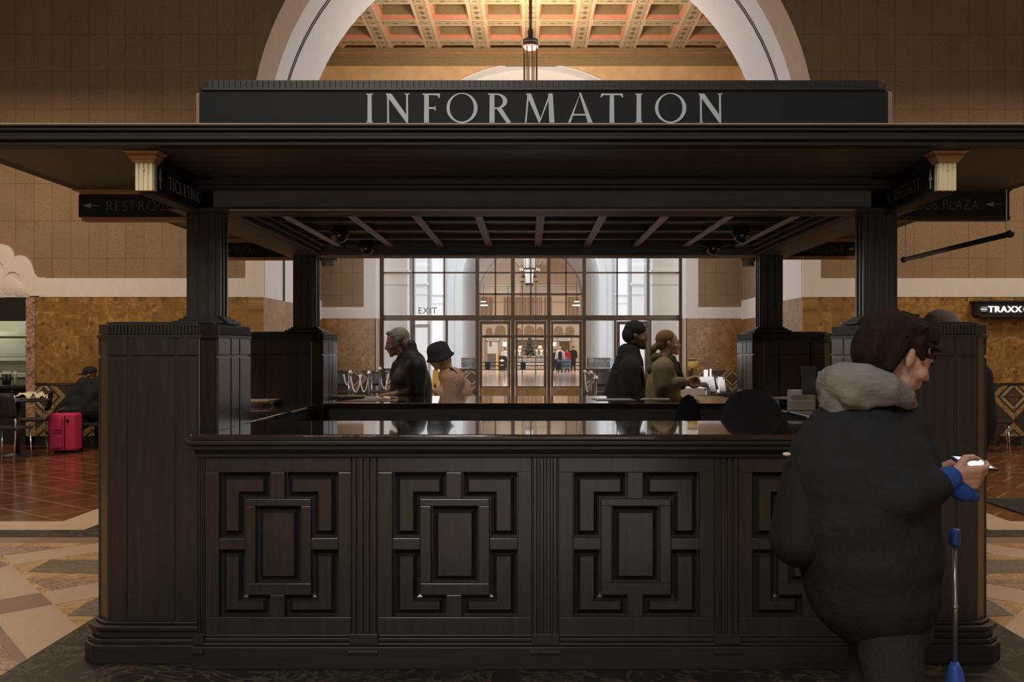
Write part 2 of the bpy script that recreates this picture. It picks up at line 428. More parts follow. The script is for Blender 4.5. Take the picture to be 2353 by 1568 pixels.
def blob(name, prims, mat, parent=None, vox=0.012, smooth=3, M=None):
    """prims: ('e', matrix) ellipsoid | ('c', p0, r0, p1, r1) tapered limb | ('s', sy, y0, p0, r0, p1, r1) limb widened along y about y0"""
    bm = bmesh.new(); M = M or Matrix.Identity(4)
    for p in prims:
        if p[0] == 'e': _sph(bm, M @ p[1])
        elif p[0] == 'c': _cap(bm, p[1], p[2], p[3], p[4], M)
        elif p[0] == 's':
            S = Matrix.Translation((0, p[2], 0)) @ Matrix.Diagonal((1, p[1], 1, 1)) @ Matrix.Translation((0, -p[2], 0))
            _cap(bm, p[3], p[4], p[5], p[6], M @ S)
    me = bpy.data.meshes.new('tmp'); bm.to_mesh(me); bm.free()
    o = bpy.data.objects.new('tmp', me); COL.objects.link(o)
    md = o.modifiers.new('r', 'REMESH'); md.mode = 'VOXEL'; md.voxel_size = vox; md.use_smooth_shade = True
    if smooth:
        sm = o.modifiers.new('s', 'SMOOTH'); sm.factor = 0.5; sm.iterations = smooth
    dg = bpy.context.evaluated_depsgraph_get()
    m2 = bpy.data.meshes.new_from_object(o.evaluated_get(dg)); bpy.data.objects.remove(o)
    m2.name = name; m2.materials.clear(); m2.materials.append(mat)
    m2.polygons.foreach_set('use_smooth', [True] * len(m2.polygons))
    return put(name, m2, parent)
def HM(pos, yaw=0, pitch=0, roll=0, s=1.0):
    """head / hand frame: +x forward, +y left, +z up; yaw about z, pitch > 0 looks down"""
    return Matrix.Translation(Vector(pos)) @ Matrix.Rotation(yaw, 4, 'Z') @ Matrix.Rotation(pitch, 4, 'Y') @ Matrix.Rotation(roll, 4, 'X') @ Matrix.Scale(s, 4)
def T(M, p): return M @ Vector(p)
def head_prims(M, ears=True, jaw=1.0, nose=1.0):
    s = M.to_scale()[0]
    E = lambda c, r, rot=None: ('e', M @ ell(c, r, rot))
    C = lambda a, ra, b, rb: ('c', T(M, a), ra * s, T(M, b), rb * s)
    L = [E((-.015, 0, .035), (.098, .076, .086)), E((.028, 0, -.005), (.066, .064, .088)), E((.03, 0, -.066), (.052 * jaw, .050, .042)),
         E((.072, 0, -.098), (.021, .022, .018)), C((.086, 0, .010), .009, (.105, 0, -.026), .010 * nose), E((.103, 0, -.032), (.014 * nose, .013, .010)),
         E((.094, .012, -.034), .008), E((.094, -.012, -.034), .008),
         C((.080, .032, .020), .010, (.088, 0, .018), .009), C((.080, -.032, .020), .010, (.088, 0, .018), .009),
         E((.088, 0, -.056), (.011, .022, .007)), E((.085, 0, -.068), (.011, .019, .008)),
         E((.058, .038, -.03), .027), E((.058, -.038, -.03), .027), C((-.02, 0, -.05), .052, (-.045, 0, -.15), .055)]
    if ears:
        for y in (1, -1):
            L += [E((-.008, y * .077, -.004), (.017, .009, .031), (0, -.2, 0)), E((-.004, y * .074, -.028), (.010, .008, .012))]
    return L
def eyes(M, parent, r=.0115):
    for y in (1, -1):
        p = T(M, (.0735, y * .030, .002)); b = MB([EYEW, EYEM]); s = M.to_scale()[0]
        b.ball(p, r * s, 0, 12, 8); q = T(M, (.0812, y * .030, .002)); b.ball(q, r * .55 * s, 1, 10, 6)
        b.build('eye', parent, True)
def hand_prims(M, curl=(0.5, 0.5, 0.5, 0.5), thumb=0.5, spread=0.02, side=1):
    """wrist at the origin, fingers along +x, palm faces -z, thumb on +y*side"""
    s = M.to_scale()[0]
    C = lambda a, ra, b, rb: ('c', T(M, a), ra * s, T(M, b), rb * s)
    L = [C((-.03, 0, 0), .024, (.015, 0, 0), .024)]
    ys = [.030, .010, -.010, -.028]; ln = [.070, .078, .072, .056]
    for y, l, cu in zip(ys, ln, curl):
        y *= side
        b = Vector((.088, y, .0)); L.append(C((.012, y * .6, 0), .016, b, .0125))
        a = cu * 0.9; d = Vector((math.cos(a), y * spread * 10, -math.sin(a))).normalized()
        p1 = b + d * l * .45; a += cu * 1.2; d = Vector((math.cos(a), 0, -math.sin(a)))
        p2 = p1 + d * l * .32; a += cu * 0.9; d = Vector((math.cos(a), 0, -math.sin(a)))
        p3 = p2 + d * l * .25
        L += [C(b, .0105, p1, .0092), C(p1, .0092, p2, .0084), C(p2, .0084, p3, .0070)]
    t0 = Vector((.018, .024 * side, -.004)); t1 = Vector((.050, .052 * side, -.014 - .02 * thumb)); t2 = t1 + Vector((.030, .004 * side * (1 - 2 * thumb), -.014 * thumb)); t3 = t2 + Vector((.022, -.012 * side * thumb, -.008 * thumb))
    L += [C(t0, .016, t1, .0125), C(t1, .0125, t2, .0105), C(t2, .0105, t3, .008)]
    return L
# ================================================================== ARCHITECTURE
HX = 0.068                       # centre line of hall and arch
YW0, YW1 = 15.2, 18.07           # arch wall, near and far face
YB = 25.3                        # window wall of the vestibule
YG = 25.95                       # glazing plane
RA, ZA = 4.32, 4.83              # arch opening
ZS0, ZS1 = Z(683, YW0), Z(640, YW0)   # peach band 2.32 - 2.61
ZD = Z(882, YW0)                 # top of the dado
ZBS = Z(1002, YW0)

def arch_pts(cx, zc, R, n=40, a0=0, a1=PI):
    return [(cx + R * math.cos(a0 + (a1 - a0) * i / n), zc + R * math.sin(a0 + (a1 - a0) * i / n)) for i in range(n + 1)]
def arch_wall(mb, cx, zc, R, x0, x1, z0, z1, y0, y1, m=0, n=48):
    """wall between y0 and y1 from x0..x1, z0..z1 with an arched opening of radius R that runs straight down from zc to z0"""
    if z0 < zc:
        mb.box(x0, cx - R, y0, y1, z0, zc, m); mb.box(cx + R, x1, y0, y1, z0, zc, m)
    mb.box(x0, cx - R, y0, y1, max(z0, zc), z1, m); mb.box(cx + R, x1, y0, y1, max(z0, zc), z1, m)
    P = arch_pts(cx, zc, R, n)
    for (xa, za), (xb, zb) in zip(P, P[1:]):
        mb.add([(xb, y0, zb), (xa, y0, za), (xa, y0, z1), (xb, y0, z1), (xb, y1, zb), (xa, y1, za), (xa, y1, z1), (xb, y1, z1)],
               [(0, 1, 2, 3), (7, 6, 5, 4), (0, 4, 5, 1), (3, 2, 6, 7)], m)
def arch_band(mb, cx, zc, R0, R1, y0, y1, zlow, m=0, n=48):
    """ring from radius R0 to R1 with straight legs down to zlow"""
    A, B = arch_pts(cx, zc, R0, n), arch_pts(cx, zc, R1, n)
    A = [(cx + R0, zlow)] + A + [(cx - R0, zlow)]; B = [(cx + R1, zlow)] + B + [(cx - R1, zlow)]
    k = len(A)
    vs = [(x, y0, z) for x, z in A] + [(x, y0, z) for x, z in B] + [(x, y1, z) for x, z in A] + [(x, y1, z) for x, z in B]
    fs = []
    for i in range(k - 1):
        fs += [(i, i + 1, k + i + 1, k + i), (2 * k + i, 3 * k + i, 3 * k + i + 1, 2 * k + i + 1), (i, 2 * k + i, 2 * k + i + 1, i + 1), (k + i, k + i + 1, 3 * k + i + 1, 3 * k + i)]
    fs += [(0, k, 3 * k, 2 * k), (k - 1, 3 * k - 1, 4 * k - 1, 2 * k - 1)]
    mb.add(vs, fs, m)

def splay(mb, cx, zc, R0, y0, R1, y1, zlow, m=0, n=48):
    A, B = arch_pts(cx, zc, R0, n), arch_pts(cx, zc, R1, n)
    A = [(cx + R0, zlow)] + A + [(cx - R0, zlow)]; B = [(cx + R1, zlow)] + B + [(cx - R1, zlow)]
    k = len(A)
    mb.add([(x, y0, z) for x, z in A] + [(x, y1, z) for x, z in B] + [(x + .001, y1 + .001, z) for x, z in A], [(i, i + 1, k + i + 1, k + i) for i in range(k - 1)] + [(k + i, k + i + 1, 2 * k + i + 1, 2 * k + i) for i in range(k - 1)], m)
# --- floor: red tile with marble mosaic cross around the booth
fl = MB([REDF, M_CREAM, M_PINK, M_OCHRE, M_BROWN, M_GREEN, M_BLACK, M_PATIO])
fl.box(-11.2, 11.4, -8, YG, -0.05, 0.0, 0)
fl.box(-9, 9, YG, 90, -0.05, -0.001, 7)
def mirror(p): return [(2 * HX - x, y) for x, y in p]
def inlay(poly, z, m, both=True):
    fl.prism(poly, 'z', 0.0, z, m)
    if both: fl.prism(mirror(poly)[::-1], 'z', 0.0, z, m)
def inlay_px(pts, z, m, both=True): inlay([floor_at(*p) for p in pts], z, m, both)
XC0 = -4.03
def cross_poly(d):      # half cross, left side; d shrinks the outline
    return [(HX, -7.9), (-10.9, -7.9), (-10.9, 8.4 - d), (XC0 + d * 0.9, 8.4 - d), (XC0 + d * 0.9, 15.1 - d), (HX, 15.1 - d)]
inlay(cross_poly(0.0), 0.0015, 1)
inlay(cross_poly(0.41), 0.003, 6)
inlay(cross_poly(0.74), 0.0045, 2)
inlay(cross_poly(0.97), 0.006, 3)
s_ = 1 / 2.76
ZI = [0.0070]
def zp(pts): return [(x * s_, 1000 + y * s_) for x, y in pts]
for pts, m in (([(-260, 742), (0, 710), (400, 716), (50, 772), (-200, 800)], 4),
               ([(170, 918), (640, 925), (760, 930), (760, 985), (330, 995)], 4),
               ([(20, 775), (640, 690), (900, 655), (900, 720), (640, 745), (80, 830)], 1),
               ([(320, 797), (640, 800), (760, 803), (760, 892), (640, 890), (175, 875)], 5),
               ([(270, 1010), (640, 940), (860, 905), (860, 985), (640, 1030), (340, 1085)], 1),
               ([(-300, 700), (65, 833), (0, 850), (-420, 905)], 2),
               ([(65, 833), (255, 1010), (0, 1055), (-420, 1110), (-700, 1000), (-420, 905), (0, 850)], 1),
               ([(255, 1010), (340, 1085), (0, 1150), (-500, 1210), (-420, 1110), (0, 1055)], 2),
               ([(340, 1085), (500, 1235), (175, 1435), (0, 1222), (-60, 1160), (0, 1150)], 1),
               ([(-60, 1160), (0, 1222), (175, 1435), (120, 1470), (0, 1340), (-200, 1180)], 2),
               ([(545, 1075), (640, 1035), (760, 1035), (760, 1160), (640, 1160), (430, 1155)], 5),
               ([(-300, 1330), (0, 1345), (120, 1470), (60, 1505), (-300, 1480)], 4)):
    ZI[0] += 0.0002; inlay_px(zp(pts), ZI[0], m)
inlay([(HX, 2.2), (-2.39, 2.2), (-2.39, 9.0), (HX, 9.0)], 0.0098, 6)
struct(fl.build('floor'))
tag(MB(MATR).box(4.45, 7.6, 7.72, 9.62, 0.002, 0.016).build('floor_mat', bevel=0.004), 'large black floor mat lying on the mosaic floor at the right, beyond the booth', 'mat')

# --- arch wall (near face carries tile, peach band, travertine, diamond dado, black base)
KX0, KX1 = -10.4, X(63, YW0)     # serving hatch opening
w = MB([TILEW, WHITEP, WAINS, DADO, M_BLACK])
arch_wall(w, HX, ZA, 4.43, -11, 11.2, ZS1, 12.0, YW0, YW1, 0)
for a, b in ((KX1, HX - 4.43), (HX + 4.43, 11.2)):
    w.box(a, b, YW0 + 0.02, YW1, ZS0, ZS1, 0)
    w.box(a, b, YW0 - 0.02, YW1, ZD, ZS0, 2)
    w.box(a, b, YW0 - 0.035, YW1, ZBS, ZD - 0.02, 3)
    w.box(a, b, YW0 - 0.045, YW1, ZD - 0.025, ZD + 0.01, 4)
    w.box(a, b, YW0 - 0.05, YW1, 0, ZBS, 4)
w.box(-11, KX1, YW0 + 0.02, YW1, ZS0, ZS1, 0)
w.box(-11, KX0, YW0, YW1, 0, ZS0, 2)
struct(w.build('wall_front'))
t = MB([PEACH, BANDW])
splay(t, HX, ZA, 4.42, YW0 - 0.028, RA, YW0 + .58, 3.4, 1)
for sx in (-1, 1): t.box(HX + sx * 4.22, HX + sx * 4.50, YW0 - .028, YW0 + .05, ZS0, 3.4)
t.box(X(92, YW0), HX - 4.50, YW0 - 0.028, YW0 + 0.05, ZS0, ZS1); t.box(HX + 4.50, 11.2, YW0 - 0.028, YW0 + 0.05, ZS0, ZS1)
struct(t.build('trim_1'))
# white intrados with a double groove, travertine and dado on the jambs below
t = MB([WHITEP, WOODX, WAINSY, M_BLACK])
arch_band(t, HX, ZA, RA, RA + 0.15, YW0 + 0.57, YW1, 3.3, 0)
for sx in (-1, 1):
    t.box(HX + sx * 4.22, HX + sx * 4.50, YW0 + .03, YW1, ZS0, 3.42, 0)
    for yy in (16.38, 16.46): t.box(HX + sx * 4.208, HX + sx * 4.23, yy, yy + .028, ZS0, 3.4, 1)
for yy in (16.38, 16.46):
    arch_band(t, HX, ZA, RA - 0.012, RA + 0.01, yy, yy + 0.028, ZS0, 1)
for sx in (-1, 1):
    xa, xb = HX + sx * 4.45, HX + sx * (RA - 0.003)
    t.box(xa, HX + sx * 4.215, YW0 - .026, YW1, 0.3, ZS0, 2); t.box(xa, HX + sx * 4.20, YW0 - .05, YW1, 0, 0.3, 3)
struct(t.build('trim_2'))
# scalloped plaster surround over the serving hatch
sc = 1 / 3.075
outer = [(330, 303), (290, 303), (268, 298), (250, 275), (235, 220), (215, 180), (180, 152), (150, 145), (125, 148), (108, 157), (103, 130), (85, 97), (55, 75), (20, 67), (-10, 66), (-60, 72), (-110, 100), (-140, 150)]
inner = [(330, 432), (215, 432), (190, 412), (172, 382), (160, 330), (140, 282), (110, 262), (75, 264), (50, 285), (35, 305), (22, 300), (32, 262), (28, 215), (8, 195), (-20, 190), (-60, 205), (-80, 240), (-90, 300)]
po = [(X(x * sc, YW0), Z(540 + y * sc, YW0)) for x, y in outer]; pi_ = [(X(x * sc, YW0), Z(540 + y * sc, YW0)) for x, y in inner]
t = MB([PEACH])
k = len(po)
for i in range(k - 1):
    q = [po[i], po[i + 1], pi_[i + 1], pi_[i]]
    t.add([(x, YW0 - 0.032, z) for x, z in q] + [(x, YW0 + 0.045, z) for x, z in q], [(0, 1, 2, 3), (7, 6, 5, 4), (0, 4, 5, 1), (1, 5, 6, 2), (2, 6, 7, 3), (3, 7, 4, 0)])
# recessed niche and hood under the scallops
hood = [(x, z) for x, z in pi_[1:]]
t.prism(hood + [(KX0, Z(690, YW0)), (KX0, ZS0), (X(70, YW0), ZS0)], 'y', YW0 - 0.012, YW0 + 0.02)
for i, (cx_, r_) in enumerate(((X(-10, YW0), .34), (X(22, YW0), .22), (X(48, YW0), .17))):
    t.ball((cx_, YW0 + 0.03, ZS0 + 0.12 + 0.05 * (2 - i)), (r_, 0.07, r_ * 0.9))
struct(t.build('trim_3'))

# --- serving hatch behind the opening
t = MB([M_BROWN, BLACK, CREAMC])
t.box(KX1, X(84, YW0), YW0 - 0.05, YW0 + 0.3, 0, ZS0)
t.box(KX0, KX1, YW0 - 0.03, YW0 + 0.06, Z(738, YW0), ZS0 - 0.01, 1)
t.box(KX0, KX1, YW0 + 0.02, YW0 + 0.10, 0, Z(887, YW0), 1)
t.box(KX0, KX1, 16.9, 17.0, 0, 2.5, 2); t.box(KX1 + 0.0, KX1 + 0.02, YW0 + 0.02, 17.0, 0, 2.5, 2)
t.box(KX0, KX1, YW0 + 0.1, 17.0, 2.45, 2.5, 2); t.box(KX0 - .02, KX0, YW0 + 0.02, 17.0, 0, 2.5, 2)
struct(t.build('trim_4'))
hx0, hx1 = KX0 + 0.02, KX1 - 0.01
cab = thing('wall_cabinet', 'cream wall cabinet with sliding doors inside the lit serving hatch at far left', 'cabinet', (-8.6, 16.7, 1.5))
MB(CREAMC).box(hx0, hx1, 16.62, 16.89, 1.36, 1.72).build('body', cab, bevel=.005)
MB(CREAMC).box(hx0, hx1, 16.55, 16.89, 1.72, 1.80).build('ledge', cab, bevel=.01)
MB(CREAMC).box(hx0, hx1, 16.58, 16.89, 1.30, 1.36).build('shelf', cab, bevel=.01)
for a in range(3):
    x1_ = hx1 - 0.02 - a * 0.62; d = MB([CREAMC, BLACK])
    d.box(x1_ - .6, x1_, 16.60, 16.62, 1.38, 1.70, 0); d.box(x1_ - .55, x1_ - .05, 16.595, 16.60, 1.42, 1.66, 0)
    d.box(x1_ - .59, x1_ - .56, 16.59, 16.60, 1.40, 1.68, 1)
    d.build('sliding_door', cab, bevel=.006)
sh = MB(CREAMC).box(hx0, hx1, 16.45, 16.88, 1.02, 1.10).box(hx0, hx1, 16.55, 16.88, 0.2, 1.02).build('back_counter', bevel=.01)
tag(sh, 'cream back counter under the sliding cabinet inside the serving hatch', 'counter')
bar = MB(BLACK).box(KX0 + .005, KX1 - .005, YW0 - 0.18, YW0 + 0.35, Z(889, YW0) - .02, Z(885, YW0)).build('bar_top', bevel=.006)
tag(bar, 'black bar top along the sill of the serving hatch at far left', 'counter')
zb = Z(885, YW0)
def straw_cup(px, col, col2, lab):
    cup = thing('straw_cup', lab, 'cup', (X(px, 15.2), 15.2, zb), 'cups of straws on the hatch counter')
    c = (X(px, 15.2), 15.2)
    MB(col).lathe(c, [(.028, zb), (.040, zb + .17), (.036, zb + .17), (.026, zb + .01)], n=16).build('cup', cup, True)
    for i in range(9):
        a = i * 2.4; r = .022 * (i % 3) / 2
        p = Vector((c[0] + r * math.cos(a), c[1] + r * math.sin(a), zb + .02))
        MB(col2).tube([p, p + Vector((.012 * math.cos(a), .012 * math.sin(a), .19 + .01 * (i % 2)))], .0035, n=6).build('straw', cup)
straw_cup(10, BLACK, WHITE, 'black cup of white straws on the hatch counter, leftmost of three')
straw_cup(20, BLACK, WHITE, 'black cup of white straws on the hatch counter, middle of three')
straw_cup(34, CLEARP, BRASSC, 'clear glass of brown stirrers on the hatch counter, right of the black cups')

# --- outer shell of the hall
struct(MB(TILEWY).box(-11.2, -11.0, -8, YW1, 0, 12).build('wall_left'))
struct(MB(TILEWY).box(11.2, 11.4, -8, YW1, 0, 12).build('wall_right'))
struct(MB(TILEW).box(-11.2, 11.4, -8.2, -8, 0, 12).build('wall_back'))
struct(MB(OLIVEC).box(-11.2, 11.4, -8.2, YW1, 12, 12.2).build('ceiling'))

# --- vestibule beyond the arch
VX0, VX1 = -5.42, 5.56
CZ = 9.32
w = MB([TILEWY, PEACH, WAINSY, M_BLACK, TILEV])
for x0, x1, s in ((VX0 - .3, VX0, 1), (VX1, VX1 + .3, -1)):
    w.box(x0, x1, YW1, YB, ZS1 + .16, 7.0, 0); w.box(x0, x1, YW1, YB, 7.0, CZ + .6, 4)
    e = x1 if s > 0 else x0
    w.box(e - .02, e + .02, YW1, YB, ZS0 - .03, ZS1 + .17, 1)
    w.box(x0, x1, YW1, YB, 0, ZS0, 2); w.box(e - .025, e + .025, YW1, YB, 0, .3, 3)
    w.box(x0, x1, YW1, YB, ZS0, ZS1 + .16, 1)
struct(w.build('wall_sides'))
ZT0, ZT1 = Z(732, YB), Z(706, YB)
w = MB([TILEW, PEACH, WAINS, DADO, WHITEP, M_BLACK, TILEV])
RB = 4.04; BX = X(1220, YB)
ZB = 4.93
arch_wall(w, BX, ZB, RB, VX0, VX1, ZT1, CZ + .5, YB, YG + .1, 6)
for a, b in ((VX0, BX - RB), (BX + RB, VX1)):
    w.box(a, b, YB + .01, YG + .1, ZT0, ZT1 + .001, 1); w.box(a, b, YB - .02, YG + .1, Z(852, YB), ZT0, 2)
    w.box(a, b, YB - .03, YG + .1, 0.3, Z(852, YB), 3); w.box(a, b, YB - .045, YG + .1, 0, .3, 5)
for s, e in ((-1, BX - RB), (1, BX + RB)):
    a, b = sorted((e + s * .3, VX0 if s < 0 else VX1)); w.box(a, b, YB - .006, YB + .05, ZT1, 7.0, 0)
for s, e in ((-1, BX - RB), (1, BX + RB)):      # peach border around the brown panels
    a, b = sorted((e, e + s * .32)); w.box(a, b, YB - .015, YB + .05, ZT0, 8.0, 1)
    a, b = sorted((e, VX0 if s < 0 else VX1)); w.box(a, b, YB - .012, YB + .05, ZT0, ZT1, 1)
struct(w.build('wall_window'))
t = MB([WHITEP, M_CREAM])
arch_band(t, BX, ZB, RB - .012, RB + .02, YB - .02, YG + .1, ZT0, 0)
for s in (-1, 1): t.box(BX + s * (RB + .02), BX + s * (RB - .012), YB - .02, YG + .1, 0, ZT0, 1)
struct(t.build('trim_5'))

t = MB([WHITEP]); zl = 8.15; hw = math.sqrt(RB * RB - (zl - ZB) ** 2)
t.prism([(BX + RB * .999 * math.sin(a), ZB + RB * .999 * math.cos(a)) for a in [(-1 + 2 * i / 24) * math.acos((zl - ZB) / RB) for i in range(25)]], 'y', YG - .12, YG - .08)
struct(t.build('trim_7'))
# --- coffered ceiling of the vestibule
cf = MB([BEIGEC, GOLDC, PINKC, OLIVEC, M_GREEN, WARMW, PANC])
px_, py_ = 1.257, 1.47
nx, ny = 5, 5
cyl = YB - .62          # centre line of the last cross beam
cx0 = X(1219, 24.8)
bw = .21                # half beam width
for j in range(-1, ny + 1):
    yb = cyl - j * py_
    cf.box(VX0, VX1, yb - bw, yb + bw, CZ, CZ + .12, 0)
for i in range(-nx, nx + 1):
    xb = cx0 + i * px_
    cf.box(xb - bw, xb + bw, YW1, YB, CZ - .004, CZ + .12, 0)
for j in range(-1, ny + 1):
    yb = cyl - j * py_
    for i in range(-nx, nx + 1):
        xb = cx0 + i * px_
        # medallion on the crossing
        cf.box(xb - .13, xb + .13, yb - .13, yb + .13, CZ - .010, CZ, 4)
        cf.lathe((xb, yb), [(.115, CZ - .014), (.115, CZ - .008)], 0, 18); cf.lathe((xb, yb), [(.075, CZ - .016), (.075, CZ - .010)], 1, 16)
        cf.lathe((xb, yb), [(.035, CZ - .018), (.035, CZ - .012)], 4, 10)
        # painted panels on the beams
        x0, x1 = xb + bw + .03, xb + px_ - bw - .03
        cf.box(x0, x1, yb - .12, yb + .12, CZ - .010, CZ, 1); cf.box(x0 + .02, x1 - .02, yb - .095, yb + .095, CZ - .012, CZ, 6)
        for q in range(4):
            xx = x0 + (x1 - x0) * (q + .5) / 4; cf.prism([(xx - .085, yb), (xx, yb - .045), (xx + .085, yb), (xx, yb + .045)], 'z', CZ - .015, CZ - .01, 3 if q % 2 else 1)
        y0, y1 = yb - py_ + bw + .03, yb - bw - .03
        cf.box(xb - .13, xb + .13, y0, y1, CZ - .012, CZ - .002, 1); cf.box(xb - .11, xb + .11, y0 + .02, y1 - .02, CZ - .014, CZ - .004, 6)
        for q in range(3):
            yy = y0 + (y1 - y0) * (q + .5) / 3; cf.prism([(xb, yy - .12), (xb - .07, yy), (xb, yy + .12), (xb + .07, yy)], 'z', CZ - .018, CZ - .012, 3)
            cf.prism([(xb - .10, yy - .10), (xb - .055, yy), (xb - .10, yy + .10)], 'z', CZ - .018, CZ - .012, 2); cf.prism([(xb + .10, yy - .10), (xb + .055, yy), (xb + .10, yy + .10)], 'z', CZ - .018, CZ - .012, 2)
        # recess: salmon fillet, ochre splay, stepped back panel
        ca, cb, cc, cd = xb + bw, xb + px_ - bw, yb - py_ + bw, yb - bw
        def side(r0, z0, r1, z1, m):
            A = [(r0[0], r0[2], z0), (r0[1], r0[2], z0), (r0[1], r0[3], z0), (r0[0], r0[3], z0)]; B = [(r1[0], r1[2], z1), (r1[1], r1[2], z1), (r1[1], r1[3], z1), (r1[0], r1[3], z1)]
            cf.add(A + B, [(0, 1, 5, 4), (1, 2, 6, 5), (2, 3, 7, 6), (3, 0, 4, 7)], m)
        q = lambda d: (ca + d, cb - d, cc + d, cd - d)
        side(q(0), CZ + .02, q(.05), CZ + .11, 2); side(q(.05), CZ + .11, q(.07), CZ + .30, 1)
        side(q(.07), CZ + .30, q(.15), CZ + .30, 3); side(q(.15), CZ + .30, q(.16), CZ + .42, 1)
        r = q(.16); cf.box(r[0], r[1], r[2], r[3], CZ + .42, CZ + .44, 3)
        r = q(.26); cf.box(r[0], r[1], r[2], r[3], CZ + .39, CZ + .42, 5)
cf.box(VX0 - .3, VX1 + .3, YW1, YB + .3, CZ + .5, CZ + .6, 3)
struct(cf.build('ceiling_vestibule'))
t = MB([GOLDC, WARMW])
for (z0, z1, d, m) in ((CZ - .22, CZ - .14, .10, 0), (CZ - .14, CZ - .10, .16, 1), (CZ - .10, CZ, .20, 0), (CZ - .42, CZ - .22, .05, 0)):
    t.box(VX0, VX1, YB - d, YB + .05, z0, z1, m)
    t.box(VX0 - .05, VX0 + d, YW1, YB, z0, z1, m); t.box(VX1 - d, VX1 + .05, YW1, YB, z0, z1, m)
struct(t.build('trim_6'))

# --- glazed screen: windows either side, three doors between
def G(px): return X(px, YG)
def H(py): return Z(py, YG)
ZTOP = 8.9
def archtop(x):
    d = RB * RB - (x - BX) ** 2
    return ZB + math.sqrt(max(d, 0.0))
TR0, TR1 = H(737), H(725)
def vbar(mb, p0, p1, z0, z1, dep=.05, m=0):
    mb.box(G(p0), G(p1), YG - dep, YG + dep * .6, z0, min(z1, archtop(G((p0 + p1) / 2)) - .01), m)
HB = [627, 527, 427, 327, 227]        # horizontal glazing bars, the lowest ones seen
main = MB([BRONZE])
for a, b in ((873, 882), (1093, 1101), (1174, 1183), (1257, 1265), (1338, 1346), (1560, 1568)): vbar(main, a, b, 0, 20, .07)
main.box(G(873), G(1568), YG - .06, YG + .04, TR0, TR1)
main.box(G(873), G(1568), YG - .08, YG - .06, TR0 + .02, TR0 + .06)
struct(main.build('window_frame'))
def glazing(name, a, b, thin, extra=()):
    root = bpy.data.objects.new(name, None); COL.objects.link(root); struct(root)
    m = MB([BRONZE])
    for t_ in thin: vbar(m, t_ - 1.6, t_ + 1.6, TR1, 20, .02)
    for h in list(HB) + list(extra):
        z = H(h); hw = math.sqrt(max(RB * RB - max(z - ZB, 0) ** 2, 0))
        x0, x1 = max(G(a), BX - hw + .05), min(G(b), BX + hw - .05)
        if x1 > x0: m.box(x0, x1, YG - .02, YG + .02, z - .02, z + .02)
    m.build('glazing_bars', root)
    # glass clipped to the arch
    n = 14; g = MB([GLASS]); xs = [G(a) + (G(b) - G(a)) * i / n for i in range(n + 1)]
    poly = [(x, TR1) for x in xs] + [(x, archtop(x) - .01) for x in reversed(xs)]
    g.prism(poly, 'y', YG - .004, YG + .004); g.build('pane', root)
    return root
glazing('window_1', 881, 1094, (950, 1021))
glazing('window_2', 1100, 1339, (1138.5, 1219.7, 1300.6), (676,))
glazing('window_3', 1345, 1561, (1418, 1489))
def low_light(name, spans, posts, wall):
    root = bpy.data.objects.new(name, None); COL.objects.link(root); struct(root)
    m = MB([BRONZE])
    for a, b, d in posts: m.box(G(a), G(b), YG - d, YG + d, 0, TR0)
    for a, b in spans: m.box(G(a), G(b), YG - .04, YG + .04, H(851), H(847))
    m.build('post_frame', root)
    g = MB([GLASS])
    for a, b in spans: g.box(G(a), G(b), YG - .004, YG + .004, H(847), TR0)
    g.build('pane', root)
    d = MB([DADO, M_BLACK])
    for a, b in spans: d.box(G(a), G(b), YG - .05, YG + .05, .25, H(851), 0); d.box(G(a), G(b), YG - .06, YG + .05, 0, .25, 1)
    d.build('sill_wall', root)
    return root
low_light('window_4', ((882, 944), (1029, 1093)), ((944, 953, .05), (1024, 1029, .05)), None)
low_light('window_5', ((1346, 1411), (1497, 1560)), ((1411, 1416, .05), (1490, 1497, .05)), None)
for i, (a, b, g0, g1) in enumerate(((1101, 1174, 1108, 1168.5), (1183, 1257, 1189, 1250), (1265, 1338, 1271, 1331))):
    root = bpy.data.objects.new('door_%d' % (i + 1), None); COL.objects.link(root); struct(root)
    m = MB([BRONZE, BRONZED]); zt, zg0, zg1 = TR0 - .015, H(888), H(745)
    m.box(G(a) + .015, G(g0), YG - .04, YG + .02, 0.02, zt); m.box(G(g1), G(b) - .015, YG - .04, YG + .02, 0.02, zt)
    m.box(G(g0), G(g1), YG - .04, YG + .02, zg1, zt); m.box(G(g0), G(g1), YG - .04, YG + .02, .02, zg0, 0)
    m.box(G(g0) - .04, G(g1) + .04, YG - .05, YG - .04, .06, zg0 - .03, 1)
    m.build('door_frame', root)
    MB([GLASS]).box(G(g0), G(g1), YG - .012, YG - .004, zg0, zg1).build('pane', root)
    pb = MB([BRONZE, BLACK])
    for py in (833, 841, 849.5): pb.box(G(g0), G(g1), YG - .10, YG - .075, H(py) - .012, H(py) + .012, 0)
    pb.box(G(g0 + 7), G(g0 + 19), YG - .105, YG - .03, H(850.5), H(832), 1)
    pb.build('push_bar', root)
